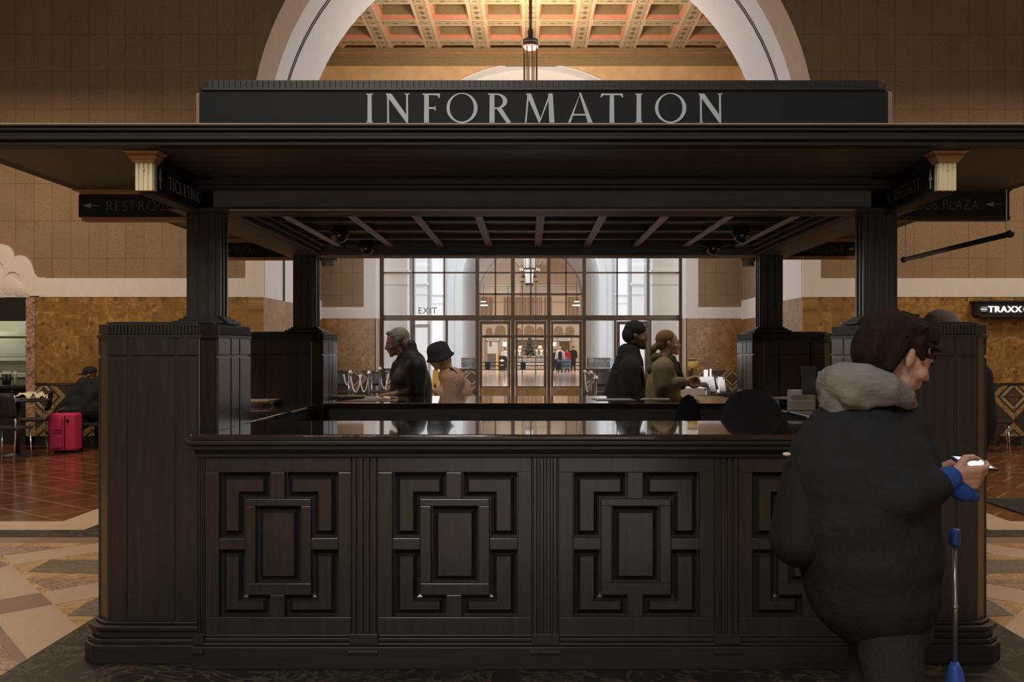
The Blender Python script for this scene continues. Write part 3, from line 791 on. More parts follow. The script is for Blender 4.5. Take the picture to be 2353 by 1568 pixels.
# side doors: bronze one at the right (closed), pale one at the left standing ajar
root = bpy.data.objects.new('door_4', None); COL.objects.link(root); struct(root)
m = MB([BRONZE]); m.box(G(1417), G(1424), YG - .03, YG + .02, .02, TR0 - .02); m.box(G(1482), G(1489), YG - .03, YG + .02, .02, TR0 - .02)
m.box(G(1424), G(1482), YG - .03, YG + .02, H(746), TR0 - .02); m.box(G(1424), G(1482), YG - .03, YG + .02, .02, H(890))
m.build('door_frame', root); MB([GLASS]).box(G(1424), G(1482), YG - .01, YG - .002, H(890), H(746)).build('pane', root)
root = bpy.data.objects.new('door_5', None); COL.objects.link(root); struct(root)
def swing(p): x, y, z = p; a = math.radians(38); d = G(988) - x; return (G(988) - d * math.cos(a) * 1.0, YG + .04 + d * math.sin(a) + y, z)
m = MB([BRONZEL]); g = MB([GLASS]); w_ = .62; x0 = G(988) - w_; x1 = G(988)
for a, b, c, d in ((x0, x0 + .06, .02, 2.19), (x1 - .06, x1, .02, 2.19), (x0 + .06, x1 - .06, 2.10, 2.19), (x0 + .06, x1 - .06, .02, .30)): m.box(a, b, -.02, .02, c, d)
g.box(x0 + .06, x1 - .06, -.004, .004, .30, 2.10)
m.v = [swing(p) for p in m.v]; g.v = [swing(p) for p in g.v]
m.build('door_frame', root); g.build('pane', root)

# stickers and plaques on the glass (seen from the back: mirrored)
ex = text('exit_lettering', 'EXIT', H(707) - H(721), (G(962), YG - .012, H(721)), (1, 0, 0), (0, 0, 1), BLACK, width=G(1004) - G(962), thin=-.006, ext=.002)
tag(ex, 'thin black EXIT lettering on the upper left window above the ajar door', 'lettering')
def plaque(a, b, lab, sym):
    r = thing('no_smoking_plaque', lab, 'sign', (G(a), YG + .01, H(846)), 'no smoking plaques on the glass')
    MB([FROST]).box(G(a), G(b), YG + .006, YG + .012, H(845.5), H(822.5)).build('plate', r)
    wd = G(b) - G(a)
    text('lettering', 'NO SMOKING', .075, (G(b) - .04, YG + .003, H(833)), (-1, 0, 0), (0, 0, 1), LETTER, r, width=wd * (.62 if sym else .82), ext=-.002)
    for k, s in enumerate(('within 20 feet', 'of building', 'entrance')):
        text('lettering', s, .035, (G(b) - .10, YG + .003, H(837 + k * 3.3)), (-1, 0, 0), (0, 0, 1), LETTER, r, width=wd * (.5 - .07 * k), ext=-.002)
    if sym:
        s = MB([LETTER]); c = (G(a) + .12, H(829)); n = 20
        for i in range(n):
            a0, a1 = 2 * PI * i / n, 2 * PI * (i + 1) / n
            q = [(c[0] + r_ * math.cos(t_), c[1] + r_ * math.sin(t_)) for r_, t_ in ((.055, a0), (.055, a1), (.042, a1), (.042, a0))]
            s.prism(q, 'y', YG + .002, YG + .006)
        s.box(c[0] - .03, c[0] + .03, YG + .002, YG + .006, c[1] - .006, c[1] + .006)
        s.build('no_smoking_symbol', r)
plaque(1060, 1092, 'frosted no smoking plaque at the foot of the window left of the three doors', False)
plaque(1349, 1403, 'frosted no smoking plaque with round symbol on the window right of the three doors', True)
st = MB([plain('sticker_blue', (.35, .62, .80), .5), WHITE]); st.box(G(1401), G(1410), YG - .008, YG - .005, H(838), H(825), 0); st.box(G(1404), G(1407), YG - .010, YG - .008, H(835), H(829), 1)
tag(st.build('blue_sticker'), 'small light blue sticker on the glass beside the right no smoking plaque', 'sticker')

# ================================================================== PATIO AND FAR HALL
PXl, PXr = -3.44, X(1525, 27.5) + .12
PXr = 3.50
pier_y = [27.5, 32.4, 38.6]
def pier(xin, s, y0, lab):
    """arcade pier: square shaft, impost moulding, arch springing above; s=-1 left, +1 right"""
    r = thing('arcade_pier', lab, 'pillar', (xin + s * .6, y0 + .6, 0), 'white piers of the patio arcades')
    xo = xin + s * 1.25; a, b = sorted((xin, xo)); zc = Z(628, 27.5)
    MB([PATIO]).box(a, b, y0, y0 + 1.7, 0, zc).build('shaft', r)
    m = MB([PATIOG]); m.box(a - .02, b + .02, y0 - .05, y0 + 1.75, zc - .02, zc + .02).box(a - .01, b + .01, y0 - .02, y0 + 1.72, zc - .34, zc - .32)
    m.build('impost', r)
    MB([PATIO]).box(a - .04, b + .04, y0 - .04, y0 + 1.74, zc + .02, zc + .10).build('cap', r)
    MB([PATIO]).box(a, b, y0 - .001, y0 + 1.7, zc + .10, 8.5).build('upper_shaft', r)
    i0, i1 = sorted((xin - s * .10, xin + s * .02))
    MB([PATIOG]).box(i0, i1, y0 + .55, y0 + 1.15, 0, 8.5).build('pilaster', r)
for i, y in enumerate(pier_y):
    o_ = ('nearest', 'second nearest', 'third nearest')[i]
    pier(PXl, -1, y, 'white square arcade pier in the left row beyond the glass, %s to the glass' % o_)
    pier(PXr, 1, y, 'white square arcade pier in the right row beyond the glass, %s to the glass' % o_)
# arcade arches between the piers and outer walls, in the setting
t = MB([PATIO])
zc = Z(628, 27.5)
for s, xin in ((-1, PXl), (1, PXr)):
    a, b = sorted((xin + s * .1, xin + s * 1.2))
    for y0, y1 in zip([26.1] + [y + 1.7 for y in pier_y], pier_y + [41.0]):
        c = (y0 + y1) / 2; R = (y1 - y0) / 2
        n = 20
        for i in range(n):
            a0, a1 = PI * i / n, PI * (i + 1) / n
            p = [(c + R * math.cos(a0), zc + 1.2 + R * math.sin(a0)), (c + R * math.cos(a1), zc + 1.2 + R * math.sin(a1))]
            t.add([(a, p[0][0], p[0][1]), (a, p[1][0], p[1][1]), (a, p[1][0], 8.5), (a, p[0][0], 8.5), (b, p[0][0], p[0][1]), (b, p[1][0], p[1][1]), (b, p[1][0], 8.5), (b, p[0][0], 8.5)],
                  [(0, 1, 2, 3), (7, 6, 5, 4), (0, 4, 5, 1)])
struct(t.build('wall_arcade'))
# deep barrel passage to the second hall
TX, TR, TZ = 0.09, 2.90, 4.34
t = MB([PATIO, WHITEP, PEACH])
arch_wall(t, TX, TZ, TR, -9, 9.2, 0, 9.5, 41.0, 41.6, 0)
arch_band(t, TX, TZ, TR, TR + .3, 41.6, 53.5, 0, 0)
arch_band(t, TX, TZ, TR + .18, TR + .30, 40.96, 41.0, 0, 0)
arch_wall(t, TX, TZ, TR - .02, -9, 9.2, 0, 9.5, 53.5, 54.2, 0)
arch_band(t, TX, TZ, TR - .13, TR, 53.40, 54.2, 0, 2)
struct(t.build('wall_passage'))
# glazed screen at the end of the passage, mirrored EXIT lettering over its doors
root = bpy.data.objects.new('window_6', None); COL.objects.link(root); struct(root)
m = MB([BRONZEL, BRONZE]); YS = 54.3
for px in (1167, 1200, 1231, 1262): m.box(X(px - 1.3, YS), X(px + 1.3, YS), YS - .03, YS + .03, 0, 5.2, 0)
for py, hh, k in ((773, .05, 1), (776, .02, 0), (677, .05, 1), (695, .015, 0)): m.box(TX - TR + .1, TX + TR - .1, YS - .04, YS + .04, Z(py, YS) - hh, Z(py, YS) + hh, k)
m.build('glazing_bars', root)
for px in (1126, 1291):
    o = text('exit_lettering', 'EXIT', .14, (X(px + 16, YS), YS + .05, Z(771, YS)), (-1, 0, 0), (0, 0, 1), LETTER, width=.40, ext=-.004)
    tag(o, 'pale EXIT lettering seen in mirror writing over the %s far doors' % ('left' if px < 1200 else 'right'), 'lettering', 'mirrored exit letterings over the far doors')
# far hall shell
BROWNC = plain('brown_plank_ceiling', (.44, .34, .25), .8, var=.15, sc=3)
TANW = plain('tan_hall_wall', (.60, .50, .40), .85, var=.06, sc=2)
t = MB([TANW, BROWNC, WOODX, PATIOG, GLASS, BEIGEC])
t.box(-9.2, -9, 54.2, 88, 0, 13); t.box(9.2, 9.4, 54.2, 88, 0, 13)
struct(t.build('wall_far_sides'))
t = MB([TANW, BROWNC, WOODX])
t.prism([(-9.2, 9.5), (TX, 13.2), (9.4, 9.5), (9.4, 9.8), (TX, 13.5), (-9.2, 9.8)], 'y', 54.2, 88.2, 1)
for k in range(9):
    y = 57 + k * 3.5; t.prism([(-9.0, 9.2), (TX, 12.9), (9.2, 9.2), (9.2, 9.5), (TX, 13.25), (-9.0, 9.5)], 'y', y, y + .35, 2)
for k in range(-3, 4): t.box(TX + k * 2.6 - .12, TX + k * 2.6 + .12, 54.2, 88, 12.9 - abs(k) * 2.6 * .4, 13.2 - abs(k) * 2.6 * .4, 2)
struct(t.build('ceiling_far'))
YE = 86.0
def XE(p): return X(p, YE)
def ZE(p): return Z(p, YE)
t = MB([TANW, BRONZEL, PATIOG, SHADEB, PATIO])
t.box(-9, 9.2, YE, YE + .3, 0, 13.5, 0)
t.box(-9, 9.2, YE - .25, YE, ZE(659), ZE(655), 1); t.box(-9, 9.2, YE - .15, YE, ZE(664), ZE(660), 1)
t.box(XE(1172), XE(1262), YE - .05, YE, ZE(672), ZE(662), 2)
for a, b in ((1102, 1132), (1158, 1173), (1176, 1198), (1202, 1228), (1233, 1246), (1250, 1268), (1304, 1330)):
    t.box(XE(a), XE(b), YE - .06, YE + .01, ZE(745), ZE(683), 3)
    n = 3
    for i in range(1, n): t.box(XE(a + (b - a) * i / n - .5), XE(a + (b - a) * i / n + .5), YE - .09, YE - .05, ZE(745), ZE(683), 0)
for c, r_ in ((1124, 7), (1150, 12), (1216, 12), (1241, 8), (1283, 10), (1309, 10), (1192, 6)):
    pts = arch_pts(XE(c), ZE(760), r_ * YE / F, 12); t.prism(pts + [(XE(c - r_), ZE(774)), (XE(c + r_), ZE(774))], 'y', YE - .08, YE - .001, 3)
t.box(XE(1188), XE(1252), YE - .4, YE, ZE(782), ZE(778), 1); t.box(XE(1188), XE(1252), YE - .06, YE, ZE(815), ZE(782), 3)
for py in (788, 795, 803): t.box(XE(1190), XE(1250), YE - .3, YE - .06, ZE(py) - .03, ZE(py), 1)
struct(t.build('wall_far_end'))
def far_door(n, a, b, txt, bright):
    root = bpy.data.objects.new('door_%d' % n, None); COL.objects.link(root); struct(root)
    m = MB([BRONZEL]); m.box(XE(a), XE(a + 4), YE - .2, YE - .05, 0, ZE(777)); m.box(XE(b - 4), XE(b), YE - .2, YE - .05, 0, ZE(777)); m.box(XE(a), XE(b), YE - .2, YE - .05, ZE(785), ZE(783)); m.box(XE(a), XE(b), YE - .2, YE - .05, ZE(778), ZE(776))
    m.build('door_frame', root)
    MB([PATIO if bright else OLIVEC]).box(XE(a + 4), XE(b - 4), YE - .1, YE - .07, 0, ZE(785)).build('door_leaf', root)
    if bright: MB([FROST]).box(XE(a + 9), XE(a + 14), YE - .12, YE - .1, ZE(797), ZE(786)).box(XE(a + 4), XE(b - 4), YE - .12, YE - .1, 0, ZE(813)).build('door_trim', root)
    s = thing('overdoor_sign', 'white over-door sign with small black capitals above the far %s door' % ('left' if bright else 'right'), 'sign', (XE(a), YE - .25, ZE(783)), 'signs over the far doors')
    MB([WHITE]).box(XE(a + 2), XE(b - 2), YE - .24, YE - .2, ZE(783.3), ZE(777.5)).build('panel', s)
    text('lettering', txt, .13, (XE(a + 5), YE - .245, ZE(782)), (1, 0, 0), (0, 0, 1), BLACK, s, width=XE(b - 5) - XE(a + 5), ext=.004)
far_door(6, 1116, 1149, 'NO ENTRANCE', True)
far_door(7, 1281, 1313, 'ENTRANCE', False)
# chevron-tiled counter in the far hall
fc = thing('tiled_counter', 'long far counter faced with blue and cream zigzag tile', 'counter', (X(1220, 79), 79, 0))
CHEV = [plain('tile_blue', (.08, .14, .22), .4), plain('tile_cream', (.62, .60, .54), .4), plain('tile_slate', (.25, .33, .38), .4), WARMW]
m = MB(CHEV); YCt = 78.6; x0, x1 = X(1152, YCt), X(1268, YCt); m.box(x0, x1, YCt, YCt + .9, 0, Z(823, YCt), 1)
nz = 16; dx = (x1 - x0) / nz; zt = Z(823, YCt)
for k in range(nz):
    for (zz, mt) in ((zt - .10, 0), (zt - .24, 2), (zt - .48, 0), (zt - .66, 2)):
        a = x0 + k * dx
        m.add([(a, YCt - .01, zz - .12), (a + dx / 2, YCt - .01, zz), (a + dx, YCt - .01, zz - .12), (a + dx, YCt - .01, zz - .20), (a + dx / 2, YCt - .01, zz - .08), (a, YCt - .01, zz - .20)], [(0, 1, 4, 5), (1, 2, 3, 4)], mt)
for z in (zt - .36, zt - .80): m.box(x0, x1, YCt - .03, YCt, z - .03, z + .03, 3)
m.build('tiled_front', fc)
MB([BLACK]).box(x0 - .1, x1 + .1, YCt - .1, YCt + 1.0, zt, zt + .05).build('counter_top', fc)
# lamps on the far wall
def lantern(px, py, Y, r, lab):
    l = thing('wall_lantern', lab, 'lamp', (X(px, Y), Y, Z(py, Y)), 'glowing lanterns in the far hall')
    c = Q(px, py, Y)
    MB([LAMP]).box(c.x - r, c.x + r, c.y - r, c.y + r, c.z - r * 1.2, c.z + r * 1.2).build('glass_body', l, bevel=r * .4)
    MB([BRONZE]).lathe((c.x, c.y), [(r * .9, c.z + r * 1.2), (r * .2, c.z + r * 1.8)], n=10).box(c.x - .02, c.x + .02, c.y, YE, c.z + r * 1.3, c.z + r * 1.5).build('bracket', l)
lantern(1160, 791, 82, .15, 'square glowing lantern right of the far left door')
lantern(1273.5, 791, 82, .13, 'square glowing lantern left of the far right door')
# drum chandelier in the far hall seen above the doors
ch = thing('drum_chandelier', 'tall white glass cylinder chandelier hanging beyond the middle window bay', 'chandelier', (X(1216, 60), 60, 5.0))
c = (X(1216, 60), 60.0); z = lambda p: Z(p, 60)
MB([LAMPW]).lathe(c, [(.30, z(623)), (.34, z(615)), (.34, z(560)), (.30, z(556))], n=16).build('glass_drum', ch, True)
MB([LAMPW]).lathe(c, [(.20, z(653)), (.24, z(650)), (.24, z(623))], n=16).build('lower_drum', ch, True)
m = MB([BRONZE]); m.lathe(c, [(.36, z(620)), (.36, z(617))], n=16).lathe(c, [(.26, z(656)), (.22, z(651))], n=16).tube([(c[0], c[1], z(556)), (c[0], c[1], 12.8)], .04)
for k in range(8):
    a = k * PI / 4; m.box(c[0] + .34 * math.cos(a) - .02, c[0] + .34 * math.cos(a) + .02, c[1] + .34 * math.sin(a) - .02, c[1] + .34 * math.sin(a) + .02, z(620), z(556))
m.build('metal_frame', ch)
for k, (dx_, py) in enumerate(((-.33, 637), (.33, 637), (-.36, 648), (.36, 648))):
    b = MB([BRONZE]); b.tube([(c[0] + dx_ * .6, c[1], z(py)), (c[0] + dx_ * 1.2, c[1], z(py - 1))], .02).lathe((c[0] + dx_ * 1.2, c[1]), [(.03, z(py + 2)), (.10, z(py)), (.10, z(py - 2))], n=8)
    b.build('lamp_arm', ch)
def tier(px, lab):
    t_ = thing('tiered_light', lab, 'chandelier', (X(px, 62), 62, Z(700, 62)), 'tiered ring lights in the far hall')
    for py, r in ((694, .16), (702, .26)):
        MB([LAMP]).lathe((X(px, 62), 62), [(r, Z(py + 1, 62)), (r, Z(py - 1, 62))], n=14).build('lamp_ring', t_)
    MB([BRONZE]).tube([(X(px, 62), 62, Z(703, 62)), (X(px, 62), 62, 10.5)], .02).build('rod', t_)
tier(1111, 'double ring light hanging at the left edge of the far arch'); tier(1325, 'double ring light hanging at the right edge of the far arch')
# arched lettering over the passage end
aw = thing('arched_lettering', 'pale W and N capitals on the far wall either side of the glass drum chandelier', 'lettering', (X(1215, 70), 70, 6.6))
for s, px in (('W', 1193), ('N', 1233)):
    text('lettering', s, .22, (X(px, 70), 70, Z(623, 70)), (1, 0, 0), (0, 0, 1), PAPER, aw, ext=.02)
for px in (1186, 1246): MB([WOODX]).tube([(X(1216, 70), 70.1, Z(652, 70)), (X(px, 70), 70.1, Z(600, 70))], .06).build('truss_strut', aw)
# ================================================================== INFORMATION BOOTH
BC = 0.066
PO, PI_ = -2.057, -1.50         # pedestal outer / inner x on the left
def mx(x): return 2 * BC - x
CT = 1.097                       # counter top height
def octo(x0, x1, y0, y1, c, d=0.0):
    x0 -= d; x1 += d; y0 -= d; y1 += d
    return [(x0 + c, y0), (x1 - c, y0), (x1, y0 + c), (x1, y1 - c), (x1 - c, y1), (x0 + c, y1), (x0, y1 - c), (x0, y0 + c)]
NY0, NY1 = 4.60, 5.26
FY0, FY1 = 6.98, 7.62
def pedestal(side, y0, y1, lab):
    x0, x1 = (PO, PI_) if side < 0 else (mx(PI_), mx(PO))
    r = thing('booth_pedestal', lab, 'pillar', ((x0 + x1) / 2, (y0 + y1) / 2, 0.009), 'corner pedestals of the information booth')
    b = MB([WOOD]); c = .06
    b.prism(octo(x0, x1, y0, y1, c), 'z', .19, 1.545); b.build('body', r, bevel=.004)
    g = MB([WOOD])             # raised board strips leave the dark grooves between them
    def strips(n0, n1, f):
        pass
    gx = [x0 + c, x0 + c + .10, x0 + c + .13, x1 - c - .13, x1 - c - .10, x1 - c]
    for z0, z1 in ((.20, 1.446), (1.458, 1.545)):
        for a, b_ in ((gx[0] + .004, gx[1]), (gx[2] - .02, gx[3] + .02), (gx[4], gx[5] - .004)):
            g.box(a, b_ - .006, y0 - .010, y0 + .01, z0, z1); g.box(a, b_ - .006, y1 - .01, y1 + .010, z0, z1)
        for a, b_ in ((y0 + c, y0 + c + .19), (y0 + c + .205, y1 - c - .205), (y1 - c - .19, y1 - c)):
            g.box(x0 - .010, x0 + .01, a, b_, z0, z1); g.box(x1 - .01, x1 + .010, a, b_, z0, z1)
    g.build('cladding_boards', r, bevel=.003)
    m = MB([WOODX]); m.prism(octo(x0, x1, y0, y1, c, .012), 'z', 1.540, 1.556); m.prism(octo(x0, x1, y0, y1, c, .0), 'z', 1.556, 1.606)
    m.prism(octo(x0, x1, y0, y1, c, -.02), 'z', 1.606, 1.617)
    n = 26
    for k in range(n):         # fluting around the cap
        for t in (0,):
            a = x0 + c + (x1 - x0 - 2 * c) * (k + .5) / n
            m.box(a - .006, a + .006, y0 - .010, y0, 1.558, 1.604); m.box(a - .006, a + .006, y1, y1 + .010, 1.558, 1.604)
            a = y0 + c + (y1 - y0 - 2 * c) * (k + .5) / n
            m.box(x0 - .010, x0, a - .006, a + .006, 1.558, 1.604); m.box(x1, x1 + .010, a - .006, a + .006, 1.558, 1.604)
    m.build('fluted_cap', r, bevel=.002)
    p = MB([WOODX])
    for z0, z1, d in ((0.009, .10, .055), (.10, .125, .045), (.125, .16, .032), (.16, .185, .045), (.185, .20, .02)): p.prism(octo(x0, x1, y0, y1, c + .01, d), 'z', z0, z1)
    p.build('base_moulding', r, bevel=.006)
    # column on top, square with notched corners
    cx0, cx1 = (-1.711, -1.542) if side < 0 else (mx(-1.542), mx(-1.711))
    cy0 = 4.83 if y0 < 6 else 7.02; cy1 = cy0 + .17
    q = MB([WOOD]); q.box(cx0 + .02, cx1 - .02, cy0, cy1, 1.617, 2.17).box(cx0, cx1, cy0 + .02, cy1 - .02, 1.617, 2.17)
    for a in (.055, .105): q.box(cx0 + a, cx0 + a + .010, cy0 - .006, cy0, 1.65, 2.16); q.box(cx0 + a, cx0 + a + .010, cy1, cy1 + .006, 1.65, 2.16)
    for a in (.055, .105): q.box(cx0 - .006, cx0, cy0 + a, cy0 + a + .01, 1.65, 2.16); q.box(cx1, cx1 + .006, cy0 + a, cy0 + a + .01, 1.65, 2.16)
    q.build('column', r, bevel=.004)
    s = MB([WOODX])
    for z0, z1, d in ((1.612, 1.628, .05), (1.628, 1.640, .03), (1.640, 1.652, .012)): s.prism(octo(cx0, cx1, cy0, cy1, .02, d), 'z', z0, z1)
    s.build('column_base', r, bevel=.003)
    return r
pedestal(-1, NY0, NY1, 'dark wood corner pedestal and column of the booth, front left')
pedestal(1, NY0, NY1, 'dark wood corner pedestal and column of the booth, front right behind the hooded person')
pedestal(-1, FY0, FY1, 'dark wood corner pedestal and column of the booth, rear left')
pedestal(1, FY0, FY1, 'dark wood corner pedestal and column of the booth, rear right')

# --- counters
def counter_body(r, x0, x1, y0, y1, face, zt=CT):
    pass
def stack_mould(mb, x0, x1, y, steps, sgn=-1):
    """horizontal mouldings running along x; steps: (z0, z1, projection)"""
    for z0, z1, d in steps: mb.box(x0 - d * .6, x1 + d * .6, y + sgn * d, y + .02, z0, z1)
fx0, fx1 = X(425, 4.42) + .02, mx(X(425, 4.42)) - .02
YP = 4.50                        # face of the panel frame
fc_ = thing('front_counter', 'long panelled front counter of the booth with a polished dark top', 'counter', (BC, 4.8, 0.009))
MB([TOPW]).prism([(fx0, 4.42), (fx1, 4.42), (fx1, 4.588), (mx(-1.485), 4.588), (mx(-1.485), 5.30), (-1.485, 5.30), (-1.485, 4.588), (fx0, 4.588)], 'z', CT - .028, CT).build('counter_top', fc_, bevel=.008, seg=3)
m = MB([WOODX]); stack_mould(m, fx0 + .02, fx1 - .02, YP, ((CT - .05, CT - .028, .072), (CT - .075, CT - .05, .055), (CT - .09, CT - .075, .030), (CT - .112, CT - .09, .018)))
m.build('cornice_moulding', fc_, bevel=.006, seg=2)
MB([WOOD]).box(fx0 + .03, fx1 - .03, YP + .045, 4.588, .12, CT - .028).box(-1.485, mx(-1.485), 4.56, 5.24, .12, CT - .028).build('carcass', fc_)
m = MB([WOODX]); stack_mould(m, fx0 + .02, fx1 - .02, YP + .01, ((.009, .115, .045), (.115, .13, .035), (.13, .15, .022), (.15, .163, .012)))
m.build('plinth_moulding', fc_, bevel=.005)
ZP0, ZP1 = .160, CT - .112
bays = [471, 868, 1283, 1698]; bayr = [807, 1222, 1640, 2055]
pil = [(418, 471), (807, 868), (1222, 1283), (1640, 1698), (2048, 2095)]
def PX(p): return X(p, YP)
for a, b in pil:
    a, b = PX(a), min(PX(b), fx1 - .02); a = max(a, fx0 + .005)
    q = MB([WOOD]); q.box(a, b, YP + .006, YP + .05, ZP0, ZP1)
    n = 4; w_ = (b - a) / n
    for k in range(n): q.prism([(a + w_ * k + .004, YP + .008), (a + w_ * (k + .25), YP - .006), (a + w_ * (k + .75), YP - .006), (a + w_ * (k + 1) - .004, YP + .008)], 'z', ZP0, ZP1)
    q.box(a - .004, b + .004, YP - .03, YP, .125, .172); q.box(a - .008, b + .008, YP - .045, YP, .085, .10)
    q.build('fluted_pilaster', fc_, bevel=.002)
for a_, b_ in zip(bays, bayr):
    a, b = PX(a_), min(PX(b_), fx1 - .04); W = b - a
    u = lambda t: a + W * t
    v = lambda t: ZP1 - (ZP1 - ZP0) * t
    # frame outline measured off the second bay: recess rectangles in fractions of the bay
    xo0, xi0, xm0, xm1, xi1, xo1 = .095, .275, .445, .545, .725, .91
    yo0, ya0, yc0 = .085, .235, .275
    ym0, ym1 = .455, .52
    yc1, ya1, yo1 = .71, .775, .90
    ci0, ci1 = .345, .655
    fr = MB([WOOD]); d0, d1 = YP - .0, YP + .045
    R = lambda A, B, C_, D_: fr.box(u(A), u(B), d0, d1, v(D_), v(C_))
    R(0, 1, 0, yo0); R(0, 1, yo1, 1); R(0, xo0, yo0, yo1); R(xo1, 1, yo0, yo1)
    R(xm0, xm1, yo0, ya0); R(xm0, xm1, ya1, yo1); R(xo0, xi0, ym0, ym1); R(xi1, xo1, ym0, ym1)
    R(xi0, xi1, ya0, yc0); R(xi0, xi1, yc1, ya1); R(xi0, ci0, yc0, yc1); R(ci1, xi1, yc0, yc1)
    fr_o = fr.build('panel_frame', fc_, bevel=.003, seg=2)
    def raised(poly_uv, name='raised_panel'):
        """L or rectangle outline (u, v) clockwise; bevelled field standing in its recess"""
        P = [(u(x), v(y)) for x, y in poly_uv]; n = len(P)
        def inset(P, d):
            out = []
            for i in range(n):
                p0, p1, p2 = Vector(P[i - 1]), Vector(P[i]), Vector(P[(i + 1) % n])
                e0 = (p1 - p0).normalized(); e1 = (p2 - p1).normalized()
                n0 = Vector((e0.y, -e0.x)); n1 = Vector((e1.y, -e1.x))
                out.append(p1 + (n0 + n1) * d)
            return out
        q = MB([WOOD])
        L0 = inset(P, .006); L1 = inset(P, .018); L2 = inset(P, .034)
        k0 = [(p[0], YP + .042, p[1]) for p in L0]; k1 = [(p[0], YP + .036, p[1]) for p in L1]; k2 = [(p[0], YP + .008, p[1]) for p in L2]
        vs = k0 + k1 + k2
        fs = [(i, (i + 1) % n, n + (i + 1) % n, n + i) for i in range(n)] + [(n + i, n + (i + 1) % n, 2 * n + (i + 1) % n, 2 * n + i) for i in range(n)]
        fs.append(tuple(range(2 * n, 3 * n)))
        q.add(vs, fs); q.build(name, fr_o)
    raised([(xo0, yo0), (xm0, yo0), (xm0, ya0), (xi0, ya0), (xi0, ym0), (xo0, ym0)])
    raised([(xm1, yo0), (xo1, yo0), (xo1, ym0), (xi1, ym0), (xi1, ya0), (xm1, ya0)])
    raised([(xo0, ym1), (xi0, ym1), (xi0, ya1), (xm0, ya1), (xm0, yo1), (xo0, yo1)])
    raised([(xi1, ym1), (xo1, ym1), (xo1, yo1), (xm1, yo1), (xm1, ya1), (xi1, ya1)])
    raised([(ci0, yc0), (ci1, yc0), (ci1, yc1), (ci0, yc1)], 'centre_panel')

r = thing('rear_counter', 'polished rear counter of the booth, people standing behind it', 'counter', (BC, 7.6, 0.009))
MB([TOPW]).box(-1.485, mx(-1.485), 7.05, 8.20, CT - .03, CT).build('counter_top', r, bevel=.008, seg=3)
MB([SOFF]).box(-1.46, mx(-1.46), 7.10, 8.12, .009, CT - .03).build('carcass', r)
for s, lab in ((-1, 'left side counter of the booth with magazines on it'), (1, 'right side counter of the booth with brochure racks on it')):
    r = thing('side_counter', lab, 'counter', (BC + s * 1.75, 6.1, 0.009), 'side counters of the booth')
    a, b = sorted((BC + s * 2.02, BC + s * 1.58))
    MB([TOPW]).box(a, b, 5.275, 6.965, CT - .03, CT).build('counter_top', r, bevel=.006)
    a, b = sorted((BC + s * 1.98, BC + s * 1.62)); MB([WOODX]).box(a, b, 5.29, 6.95, .009, CT - .03).build('carcass', r)
    a, b = sorted((BC + s * 1.615, BC + s * 1.20))
    if s < 0: MB([WOODX]).box(a, b, 5.31, 6.94, .70, .73).build('work_shelf', r, bevel=.004)
    e = BC + s * 1.578
    for ya, yb in ((5.4, 5.75), (6.2, 6.6)): MB([BRASSC]).box(e - .003, e + .003, ya, yb, CT - .012, CT - .004).build('edge_strip', r)

# --- canopy
cn = thing('booth_canopy', 'broad dark wood canopy over the booth with a moulded edge', 'canopy', (BC, 5.9, 2.17))
cxa, cxb, cya, cyb = -2.45, 2.60, 3.97, 7.90
m = MB([WOODB])
for z0, z1, d in ((2.398, 2.410, 0), (2.384, 2.398, .012), (2.366, 2.384, .030), (2.350, 2.366, .022), (2.330, 2.350, .045)):
    m.box(cxa + d, cxb - d, cya + d, cyb - d, z0, z1)
m.build('roof', cn, bevel=.004, seg=2)
MB([plain('lip_highlight_wood', (.42, .32, .24), .5)]).box(cxa - .004, cxb + .004, cya - .004, cya + .010, 2.4045, 2.4105).build('lip_highlight', cn, bevel=.002)  # pale strip painting the lit highlight along the canopy lip
# soffit boards underneath, stepping in
m = MB([SOFF])
for k in range(5): m.box(cxa + .12 + .11 * k, cxb - .12 - .11 * k, cya + .12 + .11 * k, cyb - .12 - .11 * k, 2.330 - .0008 * (k + 1), 2.3305)
m.build('soffit_boards', cn, bevel=.002)
bx0, bx1 = -1.76, mx(-1.76)
m = MB([SOFF])
for y0, y1 in ((4.75, 5.0), (7.02, 7.25)): m.box(bx0, bx1, y0, y1, 2.17, 2.335)
for x0, x1 in ((bx0, bx0 + .22), (bx1 - .22, bx1)): m.box(x0, x1, 4.75, 7.25, 2.1705, 2.335)
m.build('frieze_beam', cn, bevel=.004)
m = MB([WOODX])
for y, s in ((4.75, -1), (7.25, 1)):
    for z0, z1, d in ((2.288, 2.312, .045), (2.268, 2.288, .028), (2.262, 2.268, .014), (2.170, 2.180, .012)): 
        a, b = sorted((y, y + s * d)); m.box(bx0 - d, bx1 + d, a, b, z0, z1)
for x, s in ((bx0, -1), (bx1, 1)):
    for z0, z1, d in ((2.288, 2.312, .045), (2.268, 2.288, .028), (2.170, 2.180, .012)):
        a, b = sorted((x, x + s * d)); m.box(a, b, 4.75 - .01, 7.25 + .01, z0, z1)
m.build('crown_moulding', cn, bevel=.004)
MB([MATS['lip_highlight_wood']]).box(bx0 + .3, bx1 - .3, 4.732, 4.75, 2.164, 2.170).build('beam_highlight', cn)  # pale strip painted as a highlight on the beam's lower edge
